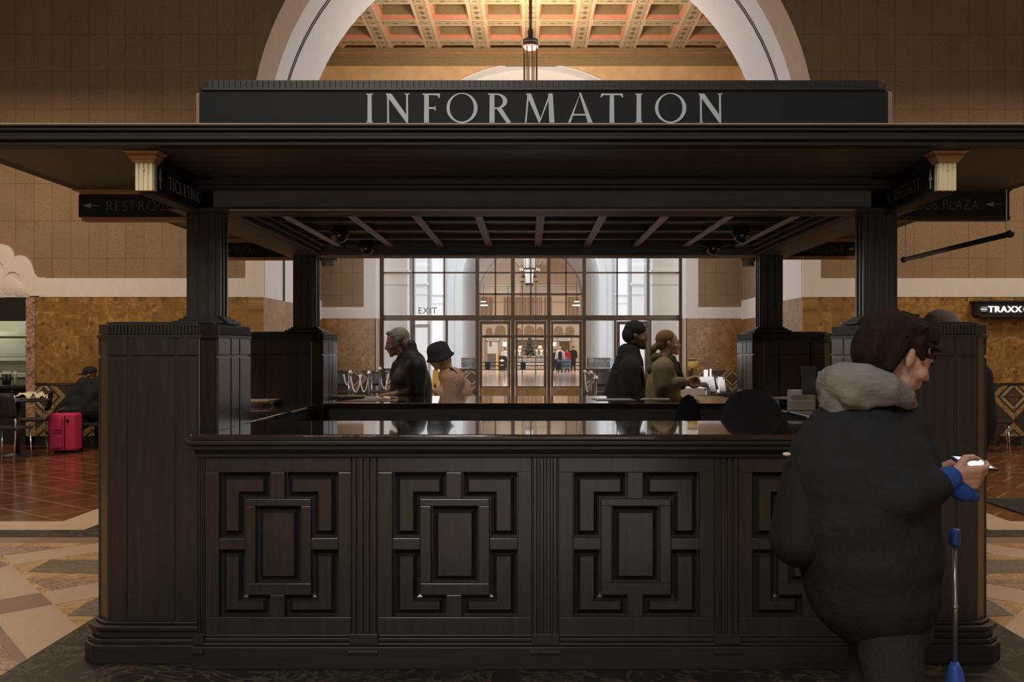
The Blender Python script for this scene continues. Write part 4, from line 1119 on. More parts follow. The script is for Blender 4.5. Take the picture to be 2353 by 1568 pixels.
# coffered soffit inside: back board plus a grid of ribs
MB([SOFF]).box(bx0 + .2, bx1 - .2, 4.98, 7.04, 2.255, 2.275).build('soffit_panel', cn)
ribx = [-1.345, -.98, -.625, -.28, .066, .412, .757, 1.112, 1.477]
for x in ribx:
    q = MB([WOODY]); q.box(x - .024, x + .024, 5.0, 7.02, 2.222, 2.256)
    for k in (-1, 0, 1): q.prism([(x + k * .015 - .007, 2.222), (x + k * .015, 2.214), (x + k * .015 + .007, 2.222)], 'y', 5.0, 7.02)
    q.build('long_rib', cn, bevel=.002)
for y in (5.22, 5.62, 6.06, 6.50, 6.90):
    MB([WOODX]).box(bx0 + .22, bx1 - .22, y - .03, y + .03, 2.226, 2.256).build('cross_rib', cn, bevel=.003)
for x in (bx0 + .22, bx1 - .22):
    q = MB([WOODX]); s = 1 if x < 0 else -1
    for z0, z1, d in ((2.175, 2.200, .03), (2.2, 2.225, .06), (2.225, 2.256, .09)): a, b = sorted((x, x + s * d)); q.box(a, b, 5.0, 7.02, z0, z1)
    q.build('side_moulding', cn, bevel=.004)

# --- INFORMATION sign box on the roof
sg = thing('information_sign', 'long black sign box with silver INFORMATION capitals on the canopy roof', 'sign', (BC, 5.5, 2.41))
sx0, sx1, sy0, sy1 = -1.60, 1.74, 4.70, 6.6
m = MB([plain('pale_end_wood', (.36, .26, .19), .5)]); m.prism(octo(sx0 - .022, sx1 + .032, sy0, sy1, .032), 'z', 2.41, 2.740); m.build('box_body', sg, bevel=.003)
face_o = MB([SIGNB]).box(sx0 + .006, sx1 - .002, sy0 - .006, sy0, 2.43, 2.735).build('sign_face', sg)
m = MB([WOODX]); m.prism(octo(sx0, sx1, sy0, sy1, .05, .022), 'z', 2.738, 2.748); m.prism(octo(sx0, sx1, sy0, sy1, .05, .0), 'z', 2.748, 2.790)
n = 120
for k in range(n):
    a = sx0 + .05 + (sx1 - sx0 - .1) * (k + .5) / n; m.box(a - .007, a + .007, sy0 - .009, sy0, 2.750, 2.786)
for k in range(70):
    a = sy0 + .05 + (sy1 - sy0 - .1) * (k + .5) / 70
    for x, s in ((sx0, -1), (sx1, 1)): m.box(min(x, x + s * .009), max(x, x + s * .009), a - .007, a + .007, 2.750, 2.786)
m.build('fluted_cap', sg)
# the side boards of the box are warm brown


def ringseg(cx, cy, ro, ri, a0=0, a1=2 * PI, n=32):
    """closed band polygon list as quads between outer and inner ellipse (ro, ri are (rx, ry, dx, dy))"""
    qs = []
    f = lambda r, a: (cx + r[2] + r[0] * math.cos(a), cy + r[3] + r[1] * math.sin(a))
    for i in range(n):
        t0, t1 = a0 + (a1 - a0) * i / n, a0 + (a1 - a0) * (i + 1) / n
        qs.append([f(ro, t0), f(ro, t1), f(ri, t1), f(ri, t0)])
    return qs
def glyph(ch):
    S = .17
    if ch == 'I': return .29, [[(.065, .96), (.225, .96), (.235, .03), (.055, .03)], [(0, 1), (.29, 1), (.235, .94), (.055, .94)], [(.05, .06), (.24, .06), (.28, 0), (.01, 0)]]
    if ch == 'N': return .86, [[(.05, .97), (.115, .97), (.125, 0), (.06, 0)], [(0, 1), (.20, 1), (.80, .18), (.80, -.01), (.73, 0), (.06, .90)], [(.725, .97), (.79, .97), (.80, .05), (.73, .05)], [(.65, 1), (.87, 1), (.80, .95), (.72, .95)], [(.02, 0), (.17, 0), (.13, .04), (.055, .04)]]
    if ch == 'F': return .63, [[(.06, .97), (.22, .97), (.225, 0), (.05, 0)], [(0, 1), (.62, 1), (.60, .84), (.57, .84), (.52, .935), (.0, .955)], [(.2, .53), (.42, .53), (.455, .60), (.465, .40), (.43, .40), (.41, .465), (.2, .465)]]
    if ch == 'O': return 1.08, ringseg(.54, .5, (.54, .52, 0, 0), (.42, .475, -.01, .01))
    if ch == 'R':
        g = [[(.06, .97), (.22, .97), (.225, 0), (.05, 0)], [(0, 1), (.3, 1), (.3, .945), (.0, .955)], [(.2, .52), (.30, .52), (.30, .465), (.2, .465)], [(.28, .50), (.46, .50), (.78, 0), (.62, -.01)]]
        return .74, g + ringseg(.28, .7325, (.37, .2675, 0, 0), (.22, .215, 0, 0), -PI / 2, PI / 2, 16)
    if ch == 'M': return 1.04, [[(.09, .97), (.15, .97), (.06, 0), (.0, 0)], [(.04, 1), (.22, 1), (.56, .12), (.49, -.01)], [(.49, -.01), (.53, .0), (.92, .97), (.86, 1)], [(.82, 1), (.98, 1), (1.04, 0), (.86, 0)]]
    if ch == 'A': return .90, [[(.40, .90), (.46, 1.02), (.10, 0), (.0, 0)], [(.40, 1.03), (.47, 1.03), (.90, 0), (.72, 0)], [(.16, .30), (.70, .30), (.72, .24), (.14, .24)]]
    if ch == 'T': return .80, [[(.325, .97), (.475, .97), (.485, 0), (.315, 0)], [(.02, 1), (.78, 1), (.80, .86), (.765, .87), (.70, .94), (.10, .94), (.035, .87), (0, .86)]]
hs = Z(214, 4.69) - Z(281, 4.69); zb0 = Z(282, 4.69)
for ch_, a, b in (('I', 841, 857.5), ('N', 886, 942), ('F', 971, 1012), ('O', 1026, 1097.5), ('R', 1121, 1172), ('M', 1206, 1274), ('A', 1305, 1362), ('T', 1380, 1432), ('I', 1459, 1477), ('O', 1505, 1577), ('N', 1605, 1661)):
    w_, gs = glyph(ch_); q = MB([LETTER]); x0, x1 = X(a, 4.69), X(b, 4.69)
    for gi, gp in enumerate(gs): q.prism([(x0 + p[0] / w_ * (x1 - x0), zb0 + p[1] * hs) for p in gp], 'y', sy0 - .010 - .0004 * (gi if len(gs) < 9 else min(gi, 4)), sy0 - .0055)
    q.build('letter_' + ch_.lower(), face_o)

# --- hanging direction boards
def arrow(mb, o, d, n, L, ext, m=0):
    """solid arrow: o tail centre, d direction, n sideways in the board plane"""
    o, d, n = Vector(o), Vector(d), Vector(n); k = d.cross(n).normalized() * ext
    for poly in ([(0, .02), (.55, .02), (.55, -.02), (0, -.02)], [(.42, .17), (1, 0), (.42, -.17), (.52, 0)]):
        P = [o + d * (L * a) + n * (L * b) for a, b in poly]; c = len(P)
        mb.add(P + [p + k for p in P], [tuple(range(c)), tuple(range(2 * c - 1, c - 1, -1))] + [(i, (i + 1) % c, c + (i + 1) % c, c + i) for i in range(c)], m)
def board_x(name, x0, x1, y, z0, z1, s, lx0, lx1, arx, lab, zoff=0, face=-1, flip=False, strip=WARMW):
    r = thing(name, lab, 'sign', ((x0 + x1) / 2, y, z0), 'direction boards under the canopy')
    bo = MB([SIGNB]).box(x0, x1, y, y + .05, z0, z1).build('board', r, bevel=.003)
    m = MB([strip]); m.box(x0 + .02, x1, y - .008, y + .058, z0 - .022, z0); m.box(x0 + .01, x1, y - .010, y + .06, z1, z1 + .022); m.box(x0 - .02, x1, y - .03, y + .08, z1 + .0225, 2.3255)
    m.build('trim_strip', r, bevel=.002)
    h = (z1 - z0) * .45; zc = (z0 + z1) / 2
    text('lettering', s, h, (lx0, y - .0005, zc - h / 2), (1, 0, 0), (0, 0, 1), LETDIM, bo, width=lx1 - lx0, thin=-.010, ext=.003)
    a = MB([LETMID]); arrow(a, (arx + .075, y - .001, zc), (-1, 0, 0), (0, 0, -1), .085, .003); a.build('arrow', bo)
    return r
yb_ = 5.15
board_x('restrooms_board', X(180, yb_), -1.73, yb_, Z(499, yb_), Z(447, yb_), 'RESTROOMS', X(246, yb_), X(428, yb_), X(195, yb_), 'black RESTROOMS direction board with a left arrow, hanging left of the front left column')
# BUS PLAZA: arrow at the right end
def board_right(name, x0, x1, y, z0, z1, s, lx0, lx1, arx, lab):
    r = board_x(name, x0, x1, y, z0, z1, s, lx0, lx1, arx, lab, strip=WOODX); return r
board_right('bus_plaza_board', mx(-1.73), X(2320, yb_), yb_, Z(497, yb_), Z(443, yb_), 'BUS PLAZA', X(2108, yb_), X(2248, yb_), X(2267, yb_), 'black BUS PLAZA direction board with a left arrow, hanging right of the front right column')
y2 = 7.35
board_x('taxi_board', -2.35, -1.45, y2, Z(591, y2), Z(558, y2), 'TAXI', X(541, y2), X(586, y2), X(510, y2), 'black TAXI direction board hanging behind the front left column')
board_x('red_line_board', mx(-1.45), mx(-2.35), y2, Z(589, y2), Z(556, y2), 'RED LINE', X(1852, y2), X(1938, y2), X(1950, y2), 'black RED LINE direction board with a left arrow, hanging behind the front right column')
def board_y(name, xc, s, y0, y1, txt, lab, side):
    """board running towards the camera with a fluted brass end block; side=+1: lettering faces +x"""
    z0, z1 = 2.165, 2.279
    r = thing(name, lab, 'sign', (xc, y0, z0), 'direction boards under the canopy')
    bo = MB([SIGNB]).box(xc - .028, xc + .028, y0 + .03, y1, z0 + .005, z1).build('board', r, bevel=.003)
    MB([WOODB]).box(xc - .035, xc + .035, y0 + .03, y1, z0 - .012, z0 + .005).box(xc - .04, xc + .04, y0 + .03, y1, z1, 2.312).build('trim_strip', r, bevel=.002)
    b = MB([BRASSC]); b.box(xc - .040, xc + .040, y0 + .004, y0 + .035, z0, z1)
    for k in (-1.5, -.5, .5, 1.5): b.prism([(xc + k * .02 - .009, y0 + .004), (xc + k * .02 - .006, y0 - .006), (xc + k * .02 + .006, y0 - .006), (xc + k * .02 + .009, y0 + .004)], 'z', z0 - .002, z1)
    b.ball((xc - .002, y0 - .006, z1 - .025), .005)
    b.build('fluted_end_block', r)
    c = MB([WARMW]); c.frustum((xc - .042, xc + .042, y0 - .01, y0 + .05), (xc - .062, xc + .062, y0 - .03, y0 + .06), z1, z1 + .030, axis='z')
    c.frustum((xc - .058, xc + .058, y0 - .022, y0 + .055), (xc - .080, xc + .080, y0 - .045, y0 + .07), z1 + .032, z1 + .046, axis='z'); c.build('bracket', r, bevel=.002)
    xf = xc + side * .029; h = .058
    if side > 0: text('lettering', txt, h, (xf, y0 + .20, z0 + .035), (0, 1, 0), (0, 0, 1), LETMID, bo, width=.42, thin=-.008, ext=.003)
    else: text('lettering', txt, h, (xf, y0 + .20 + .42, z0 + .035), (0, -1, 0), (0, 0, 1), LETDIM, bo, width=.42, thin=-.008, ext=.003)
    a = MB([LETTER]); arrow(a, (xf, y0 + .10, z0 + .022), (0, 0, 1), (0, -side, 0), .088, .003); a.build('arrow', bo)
board_y('ticketing_board', -1.640, 1, 4.14, 4.74, 'TICKETING', 'black TICKETING direction board with an up arrow, pointing forward from the left column', 1)
board_y('alameda_board', 1.785, 1, 4.14, 4.74, 'ALAMEDA ST.', 'black ALAMEDA ST. direction board with an up arrow, pointing forward from the right column', -1)

# --- things fixed under the canopy
dome_spots = ((780, 540, 6.04, 'smoked glass dome camera under the soffit, left pair, nearer'), (842, 572, 6.80, 'smoked glass dome camera under the soffit, left pair, farther'),
              (1705, 540, 6.04, 'smoked glass dome camera under the soffit, right pair, nearer'), (1640, 572, 6.80, 'smoked glass dome camera under the soffit, right pair, farther'))
for px, py, Y, lab in dome_spots:
    x = X(px, Y); r = thing('dome_camera', lab, 'camera', (x, Y, 2.22), 'dome cameras under the booth soffit')
    prof = [(.055 * math.cos(a), 2.205 - .055 * math.sin(a)) for a in [PI / 2 * i / 8 for i in range(8, -1, -1)]]
    MB([DGLASS]).lathe((x, Y), prof, n=22).build('dome', r, True)
    MB([BLACK]).lathe((x, Y), [(.064, 2.205), (.064, 2.218), (.04, 2.228), (.04, 2.256)], n=22).build('mount_ring', r, True)
    MB([BLACK]).ball((x + .012, Y - .02, 2.185), .018).build('lens', r, True)
for s, px, lab in ((-1, 752, 'small white framed screen mounted on the rear left column under the canopy'), (1, 1719, 'small white framed screen mounted on the rear right column under the canopy')):
    Y = 7.42; x0, x1 = X(px - 15, Y), X(px + 15, Y); z0, z1 = Z(613, Y), Z(594, Y)
    r = thing('mounted_screen', lab, 'screen', ((x0 + x1) / 2, Y, z0), 'small screens mounted on the rear columns')
    MB([WHITE]).box(x0, x1, Y, Y + .03, z0, z1 + .05).build('housing', r, bevel=.006)
    MB([STEEL]).box(x0 + .008, x1 - .008, Y - .002, Y, z0 + .008, z1 + .042).build('screen_glass', r)
    xa = s * -1 * -1.62 if s > 0 else -1.62
    MB([BLACK]).tube([((x0 + x1) / 2, Y + .03, z1 + .02), (BC + s * 1.62, Y - .15, z1 + .05), (BC + s * 1.62, Y - .17, 2.15)], .010).build('arm', r)
# hanging rail on the right
r = thing('hanging_rail', 'black rail hanging on two thin wires below the right side of the canopy', 'rail', (2.53, 5.8, 2.08))
pa = Vector((2.52, 5.08, Z(538, 5.08))); pb_ = Vector((2.52, 6.52, pa.z))
MB([BLACK]).tube([pa, pb_], .015, n=12).build('rod', r, True)
for p in (pa, pb_): MB([BLACK]).ball(p, .021).build('end_knob', r, True)
for p in (pa + Vector((0, .04, 0)), pb_ - Vector((0, .03, 0))): MB([WHITE]).tube([p, (p.x, p.y, 2.332)], .003, n=6).build('wire', r)
# ================================================================== THINGS IN THE HALL
# vestibule chandelier
YC = 21.0; c = (X(1219, YC), YC); z = lambda p: Z(p, YC)
ch = thing('vestibule_chandelier', 'slim brass and glass chandelier on a long rod above the INFORMATION sign', 'chandelier', (c[0], YC, z(100)))
MB([BRONZE]).tube([(c[0], YC, z(68)), (c[0], YC, CZ + .2)], .035, n=10).build('rod', ch, True)
MB([CLEARP]).lathe(c, [(.06, z(90)), (.10, z(86)), (.11, z(74)), (.095, z(68))], n=16).build('glass_cup', ch, True)
MB([BRONZE]).lathe(c, [(.05, z(90)), (.06, z(72)), (.03, z(68))], n=12).build('cup_core', ch, True)
m = MB([BLACK, BRASSC]); m.lathe(c, [(.155, z(97)), (.165, z(95)), (.165, z(92)), (.12, z(90))], 0, 24).lathe(c, [(.15, z(99)), (.15, z(97))], 1, 24).lathe(c, [(.13, z(105)), (.165, z(103)), (.165, z(99))], 0, 24)
m.build('ring_stack', ch)
MB([plain('rosy_lit_glass', (.9, .6, .5), .2, emit=(1.0, .50, .34), es=.25)]).lathe(c, [(.10, z(114)), (.15, z(111)), (.165, z(106)), (.13, z(105))], n=24).build('glass_bowl', ch, True)
for k in range(8):
    a = k * PI / 4 + .25
    MB([BRONZE]).tube([(c[0] + .145 * math.cos(a), YC + .145 * math.sin(a), z(106)), (c[0] + .145 * math.cos(a), YC + .145 * math.sin(a), z(300))], .013, n=6).build('hanging_tube', ch)
MB([BRASSC, LAMP]).lathe(c, [(.20, z(300) - .1), (.24, z(300)), (.15, z(300) + .06)], 0, 20).build('lower_ring', ch, True)

# neon sign at the right
yt = YW0 - .22
r = thing('neon_sign', 'black box sign with glowing white TRAXX letters high on the travertine wall at right', 'sign', (X(2310, yt), yt, Z(728, yt)))
m = MB([BLACK]); m.box(X(2246, yt), X(2392, yt), yt, YW0, Z(726, yt), Z(695, yt)).box(X(2240, yt), X(2398, yt), yt - .03, YW0, Z(696, yt), Z(691, yt)).box(X(2250, yt), X(2388, yt), yt - .01, YW0, Z(730, yt), Z(726, yt))
m.build('housing', r, bevel=.006)
text('neon_lettering', 'TRAXX', Z(704, yt) - Z(718, yt), (X(2270, yt), yt - .004, Z(718, yt)), (1, 0, 0), (0, 0, 1), NEON, r, width=X(2347, yt) - X(2270, yt), thin=.012, ext=.02)
for k, py in enumerate((706.5, 711, 715.5)):
    for a, b in ((2253, 2267), (2350, 2364)): MB([NEON if k == 1 else LETTER]).tube([(X(a, yt), yt - .015, Z(py, yt)), (X(b, yt), yt - .015, Z(py, yt))], .007, n=8).build('neon_tube', r)

# --- cafe at the left
def cafe_chair(x, y, rot, lab, grp, seat=.45, back=.85, name='cafe_chair', mat=None):
    mat = mat or BLACK
    r = thing(name, lab, 'chair', (x, y, 0), grp)
    def W(p): ca, sa = math.cos(rot), math.sin(rot); return Vector((x + p[0] * ca - p[1] * sa, y + p[0] * sa + p[1] * ca, p[2]))
    q = MB([mat]); q.add([W((a, b, zz)) for zz in (seat - .04, seat) for a, b in ((-.22, -.22), (.22, -.22), (.22, .22), (-.22, .22))], [(3, 2, 1, 0), (4, 5, 6, 7), (0, 1, 5, 4), (1, 2, 6, 5), (2, 3, 7, 6), (3, 0, 4, 7)])
    q.build('seat', r, bevel=.012)
    g = []
    for i in range(6):
        t = i / 5; row = []
        for j in range(7):
            u_ = j / 6 * 2 - 1; row.append(W((u_ * .22 * (1 - .12 * t * t), .20 + .05 * t + .05 * (1 - u_ * u_), seat + .12 + (back - seat - .12) * t)))
        g.append(row)
    MB([mat]).sheet(g, .018).build('backrest', r, True)
    for a in (-1, 1):
        MB([CHROME]).tube([W((a * .20, -.20, 0)), W((a * .19, -.18, seat - .03))], .011, n=8).build('leg', r, True)
        MB([CHROME]).tube([W((a * .20, .24, 0)), W((a * .19, .19, seat)), W((a * .20, .235, back - .05))], .011, n=8).build('leg', r, True)
    return r
ty = 13.6
tb = thing('bistro_table', 'dark bistro table at far left with crumpled paper on top', 'table', (X(40, ty), ty, 0))
MB([BLACK]).lathe((X(40, ty), ty), [(.40, Z(918, ty) - .03), (.42, Z(918, ty) - .015), (.40, Z(918, ty))], n=28).build('tabletop', tb, True)
MB([BLACK]).lathe((X(40, ty), ty), [(.04, .03), (.035, .4), (.04, Z(918, ty) - .03)], n=14).build('stem', tb, True)
MB([BLACK]).lathe((X(40, ty), ty), [(.26, 0), (.25, .015), (.04, .05)], n=24).build('foot', tb, True)
random.seed(3)
g = [[(X(38 + 62 * j / 9, ty), ty - .12 + .05 * i, Z(918, ty) + .012 + random.random() * (.10 if 1 < j < 8 else .05)) for j in range(10)] for i in range(6)]
tag(MB([plain('wrapping_paper', (.62, .58, .42), .7, var=.3, sc=9)]).sheet(g, .003).build('crumpled_paper', None, True), 'crumpled pale wrapping paper on the dark bistro table', 'paper')
for px, lab in ((12, 'clear drinking glass on the bistro table, left of its pair'), (24, 'clear drinking glass on the bistro table, right of its pair')):
    cc = (X(px, ty), ty + .05)
    tag(MB([CLEARP]).lathe(cc, [(.028, Z(918, ty)), (.036, Z(918, ty) + .12)], n=14).build('drinking_glass', None, True), lab, 'glass', 'glasses on the bistro table')
cafe_chair(X(20, 12.9), 12.9, PI, 'black cafe chair in front of the bistro table at far left', 'dark cafe chairs', .47, .92)
cafe_chair(X(72, 14.5), 14.5, -1.2, 'black cafe chair between the bistro table and the seated person', 'dark cafe chairs', .47, .88)
cafe_chair(X(2283, 14.2), 14.2, 1.2, 'black and chrome chair against the diamond tiled wall at far right', 'dark cafe chairs', .47, 1.0)
# pink suitcase
sy_ = 13.95
r = thing('pink_suitcase', 'bright pink upright suitcase beside the dark seated figure at left', 'suitcase', (X(140, sy_), sy_, 0))
x0, x1, z0, z1 = X(111, sy_), X(171, sy_), .035, Z(951, sy_)
MB([PINK]).box(x0, x1, sy_, sy_ + .26, z0, z1).build('body', r, bevel=.035, seg=4)
MB([PINK]).box(x0 + .05, x1 - .17, sy_ - .035, sy_, z0 + .04, z0 + .26).build('front_pocket', r, bevel=.015)
MB([PINK]).box(x0 + .05, x1 - .17, sy_ - .03, sy_, z0 + .30, z1 - .05).build('upper_pocket', r, bevel=.015)
m = MB([BLACKR]); m.box(x0 + .23, x0 + .242, sy_ - .006, sy_, z0 + .03, z1 - .03).box(x0 + .05, x1 - .17, sy_ - .038, sy_ - .034, z0 + .255, z0 + .263); m.ball((x0 + .28, sy_ - .005, z1 - .10), .022)
m.build('zip_trim', r)
MB([BLACKR]).tube([(x0 + .12, sy_ + .13, z1), (x0 + .13, sy_ + .13, z1 + .035), (x1 - .13, sy_ + .13, z1 + .035), (x1 - .12, sy_ + .13, z1)], .010, n=8).build('carry_handle', r, True)
for a in (x0 + .05, x1 - .05): MB([BLACKR]).lathe((a, sy_ + .13), [(.03, .0), (.035, .02), (.03, .05)], n=12).build('wheel', r)

# --- stanchions and ropes
YSs = 22.6
def stanchion(px, Y, lab, h=1.02):
    x = X(px, Y); r = thing('rope_stanchion', lab, 'stanchion', (x, Y, 0), 'rope stanchions by the window')
    MB([BRONZE]).lathe((x, Y), [(.16, 0), (.155, .02), (.03, .045)], n=18).build('foot', r, True)
    MB([BRONZE]).lathe((x, Y), [(.028, .04), (.028, h - .08)], n=12).build('post', r, True)
    MB([BRONZEL]).lathe((x, Y), [(.028, h - .08), (.048, h - .07), (.048, h - .04), (.03, h - .03), (.042, h - .01), (.02, h)], n=12).build('finial', r, True)
def rope(a, b, Y, Y2, sag, lab, mat=None):
    P = []
    for i in range(13):
        t = i / 12; P.append((X(a, Y) * (1 - t) + X(b, Y2) * t, Y * (1 - t) + Y2 * t, .93 - sag * 4 * t * (1 - t)))
    tag(MB([mat or ROPEG]).tube(P, .018, n=8).build('barrier_rope', None, True), lab, 'rope', 'barrier ropes between stanchions')
stanchion(805, 22.6, 'pale rope stanchion left of the old man, leftmost of three'); stanchion(848, 22.2, 'pale rope stanchion left of the old man, middle of three'); stanchion(873, 22.8, 'pale rope stanchion left of the old man, nearest to him', 1.10)
stanchion(1358, 22.4, 'pale rope stanchion left of the beanie wearer, taller one'); stanchion(1344, 24.2, 'pale rope stanchion beside the right hand door', 1.0)
stanchion(1369, 20.5, 'pale rope stanchion closest behind the backpack', .95)
rope(790, 805, 22.6, 22.6, .25, 'pale rope hanging left of the leftmost stanchion'); rope(805, 830, 22.6, 22.4, .42, 'pale rope hanging right of the leftmost stanchion')
rope(826, 848, 22.3, 22.2, .40, 'pale rope hanging left of the middle stanchion'); rope(873, 893, 22.8, 22.8, .35, 'pale rope hanging between the stanchion and the old man'); rope(1344, 1358, 24.2, 22.4, .45, 'pale rope looping between the two stanchions by the right hand door')
cafe_chair(X(787, 23.6), 23.6, .4, 'black chair behind the stanchions, left one', 'dark cafe chairs', .5, .95); cafe_chair(X(862, 23.6), 23.6, -.3, 'black chair behind the stanchions, right one', 'dark cafe chairs', .5, .95)
for k, (px, Y) in enumerate(((1390, 23.2), (1428, 24.2))):
    cafe_chair(X(px, Y), Y, .2 * k, ('black chair behind the backpack wearer, left one', 'black chair behind the backpack wearer, right one')[k], 'dark cafe chairs', .5, .98)
# wet floor sign
YF = 16.0; xf = X(1000, YF)
r = thing('wet_floor_sign', 'yellow folding wet floor sign in front of the cloche hat wearer', 'sign', (xf, YF, 0))
YEL = plain('yellow_plastic', (.82, .56, .13), .5)
for s in (-1, 1):
    m = MB([YEL, BLACK]); h = Z(850, YF); zz = [0.0, h]
    v = [(xf - .10, YF + s * .17, 0), (xf + .10, YF + s * .17, 0), (xf + .055, YF + s * .02, h), (xf - .035, YF + s * .02, h)]
    m.add(v + [(a, b + .02 * s, c_) for a, b, c_ in v], [(0, 1, 2, 3), (7, 6, 5, 4), (0, 4, 5, 1), (1, 5, 6, 2), (2, 6, 7, 3), (3, 7, 4, 0)], 0)
    if s < 0:
        for k in range(2):
            t = .45 + .12 * k; yy = YF - .17 + .15 * t - .004; m.box(xf - .05, xf + .06, yy - .004, yy, h * t, h * t + .03, 1)
        m.prism([(xf - .02, h * .74), (xf + .03, h * .74), (xf + .005, h * .82)], 'y', YF - .085, YF - .06, 1)
    m.build('board', r)
# white-clothed tables at the right
def cloth_table(px, Y, h, w, lab, dep=.7):
    x = X(px, Y); r = thing('dining_table', lab.replace('white cloth', 'dark pedestal', 1), 'table', (x, Y, 0), 'tables under white cloths')
    MB([BLACK]).box(x - w / 2 + .01, x + w / 2 - .01, Y + .01, Y + dep - .01, h - .03, h - .004).build('tabletop', r)
    for a in (-1, 1):
        for b in (0, 1): MB([BLACK]).tube([(x + a * (w / 2 - .08), Y + .08 + b * (dep - .16), 0), (x + a * (w / 2 - .08), Y + .08 + b * (dep - .16), h - .03)], .02, n=8).build('leg', r)
    g = []; n = 28
    rows = [(0.0, h, 0), (1.0, h, 0), (1.01, h - .01, 0), (1.04, h - .16, .02), (1.07, h - .32, .05)]
    ring = []
    for k in range(n):
        a = 2 * PI * k / n; cx_, sy__ = math.cos(a), math.sin(a); mm = max(abs(cx_), abs(sy__)); ring.append((cx_ / mm, sy__ / mm))
    for f, zz, wv in rows:
        row = []
        for k in range(n + 1):
            u_, v_ = ring[k % n]; cr = 1 + wv * math.sin(k % n * 2.3)
            corner = .10 if (abs(abs(u_) - abs(v_)) < .12 and f > 1.02) else 0
            row.append((x + u_ * w / 2 * f * cr, Y + dep / 2 + v_ * dep / 2 * f * cr, zz - corner * (f - 1) * 10 + .002))
        g.append(row)
    tag(MB([CLOTHW]).sheet(g, .004).build('tablecloth', None, True), lab, 'tablecloth', 'white tablecloths')
cloth_table(1631, 22.0, Z(868, 22.0), .68, 'white cloth on the farther table, under the menu holders')
cloth_table(1585, 17.5, Z(893, 17.5), .62, 'white cloth on the nearer table beside the ponytail wearer')
for px, w_, lab in ((1622, .10, 'white menu card standing on the farther clothed table, wider one'), (1633, .045, 'slim white menu card on the farther clothed table, narrow one')):
    Y = 22.2; z0 = Z(868, 22.0) + .004; z1 = Z(848 if w_ < .09 else 850, Y)
    tag(MB([WHITE]).box(X(px, Y) - w_ / 2, X(px, Y) + w_ / 2, Y, Y + .03, z0, z1).build('menu_card', bevel=.012), lab, 'menu card', 'menu cards on the farther table')
LEATH = plain('black_leather', (.10, .10, .11), .28, spec=.7)
cafe_chair(X(1607, 18.6), 18.6, PI * .92, 'glossy black leather chair between the two white-clothed tables', 'dark cafe chairs', .48, Z(878, 18.6), mat=LEATH)
cafe_chair(X(1672, 21.5), 21.5, 1.3, 'dark chair at the right end of the farther clothed table', 'dark cafe chairs', .5, .92)
for k, px in enumerate((1640, 1705)): cafe_chair(X(px, 16.2), 16.2 + k, .3 * k, ('dark chair low behind the rear counter, left of two', 'dark chair low behind the rear counter, right of two')[k], 'dark cafe chairs', .47, .72)

# --- inside the booth
def office_chair(x, y, z0, z1, w, rot, lab):
    r = thing('office_chair', lab, 'chair', (x, y, .009), 'office chairs inside the booth')
    def W(p): ca, sa = math.cos(rot), math.sin(rot); return Vector((x + p[0] * ca - p[1] * sa, y + p[0] * sa + p[1] * ca, p[2]))
    g = []; n = 14
    for i in range(n + 1):
        t = i / n; zz = z0 + (z1 - z0) * t; hw = w / 2 * math.sqrt(max(0.02, 1 - (abs(2 * t - 1)) ** 3.0))
        g.append([W((hw * u_, .06 * (1 - u_ * u_) + .05 * (t - .5) ** 2, zz)) for u_ in [k / 6 - 1 for k in range(13)]])
    hh = (z1 - z0) / 2; blob('backrest', [('e', ell((x, y, z0 + hh), (w / 2, .04, hh), (0, 0, rot))), ('e', ell((x, y, z0 + hh), (w * .44, .035, hh * .9), (0, 0, rot))), ('e', ell((x, y + .01, z0 + hh * .8), (w * .47, .035, hh * .72), (0, 0, rot)))], BLACKR, r, vox=.012, smooth=3)
    q = MB([BLACKR]); q.ball(W((0, -.24, z0 - .10)), (w * .55, .27, .05), n=20); q.build('seat', r, True)
    MB([BLACK]).tube([W((0, .08, z0 + .15)), W((0, .10, z0 - .08)), W((0, -.1, z0 - .14))], .02).build('back_bracket', r, True)
    MB([STEEL]).tube([W((0, -.2, .12)), W((0, -.2, z0 - .13))], .028).build('gas_lift', r, True)
    for k in range(5):
        a = k * 2 * PI / 5; MB([BLACK]).tube([W((0, -.2, .13)), W((.28 * math.cos(a), -.2 + .28 * math.sin(a), .07))], .018).ball(W((.28 * math.cos(a), -.2 + .28 * math.sin(a), .04)), .03, n=10).build('castor_leg', r, True)
office_chair(X(1582, 6.45), 6.45, Z(905, 6.45) - .48, Z(905, 6.45), .23, .5, 'narrow black office chair back inside the booth, left of the large one')
office_chair(X(1726, 5.75), 5.75, Z(892, 5.75) - .48, Z(892, 5.75), .43, .05, 'large round backed black office chair inside the booth, near the brochure racks')
# brochures, papers, magazines
def flat(name, pts, z, th, mat, lab, cat, grp=None, bev=0):
    o = MB([mat] if not isinstance(mat, list) else mat); o.prism(pts, 'z', z, z + th); tag(o.build(name, bevel=bev), lab, cat, grp)
def rect(cx_, cy_, w, d, a):
    ca, sa = math.cos(a), math.sin(a); return [(cx_ + u_ * w / 2 * ca - v_ * d / 2 * sa, cy_ + u_ * w / 2 * sa + v_ * d / 2 * ca) for u_, v_ in ((-1, -1), (1, -1), (1, 1), (-1, 1))]
def ctr(px, py, dz=0): Y = (EYE - CT - dz) * F / (py - CY); return X(px, Y), Y
for k in range(3):
    x_, y_ = ctr(590 + k * 4, 930); flat('magazine', rect(x_, y_ - .02 * k, .24, .30, .15 - .1 * k), CT + .001 + .012 * k, .011, PAPERC if k != 1 else PAPER, ('bottom magazine of the stack on the left side counter', 'middle magazine of the stack on the left side counter', 'top magazine of the stack on the left side counter')[k], 'magazine', 'magazines on the left side counter', .002)
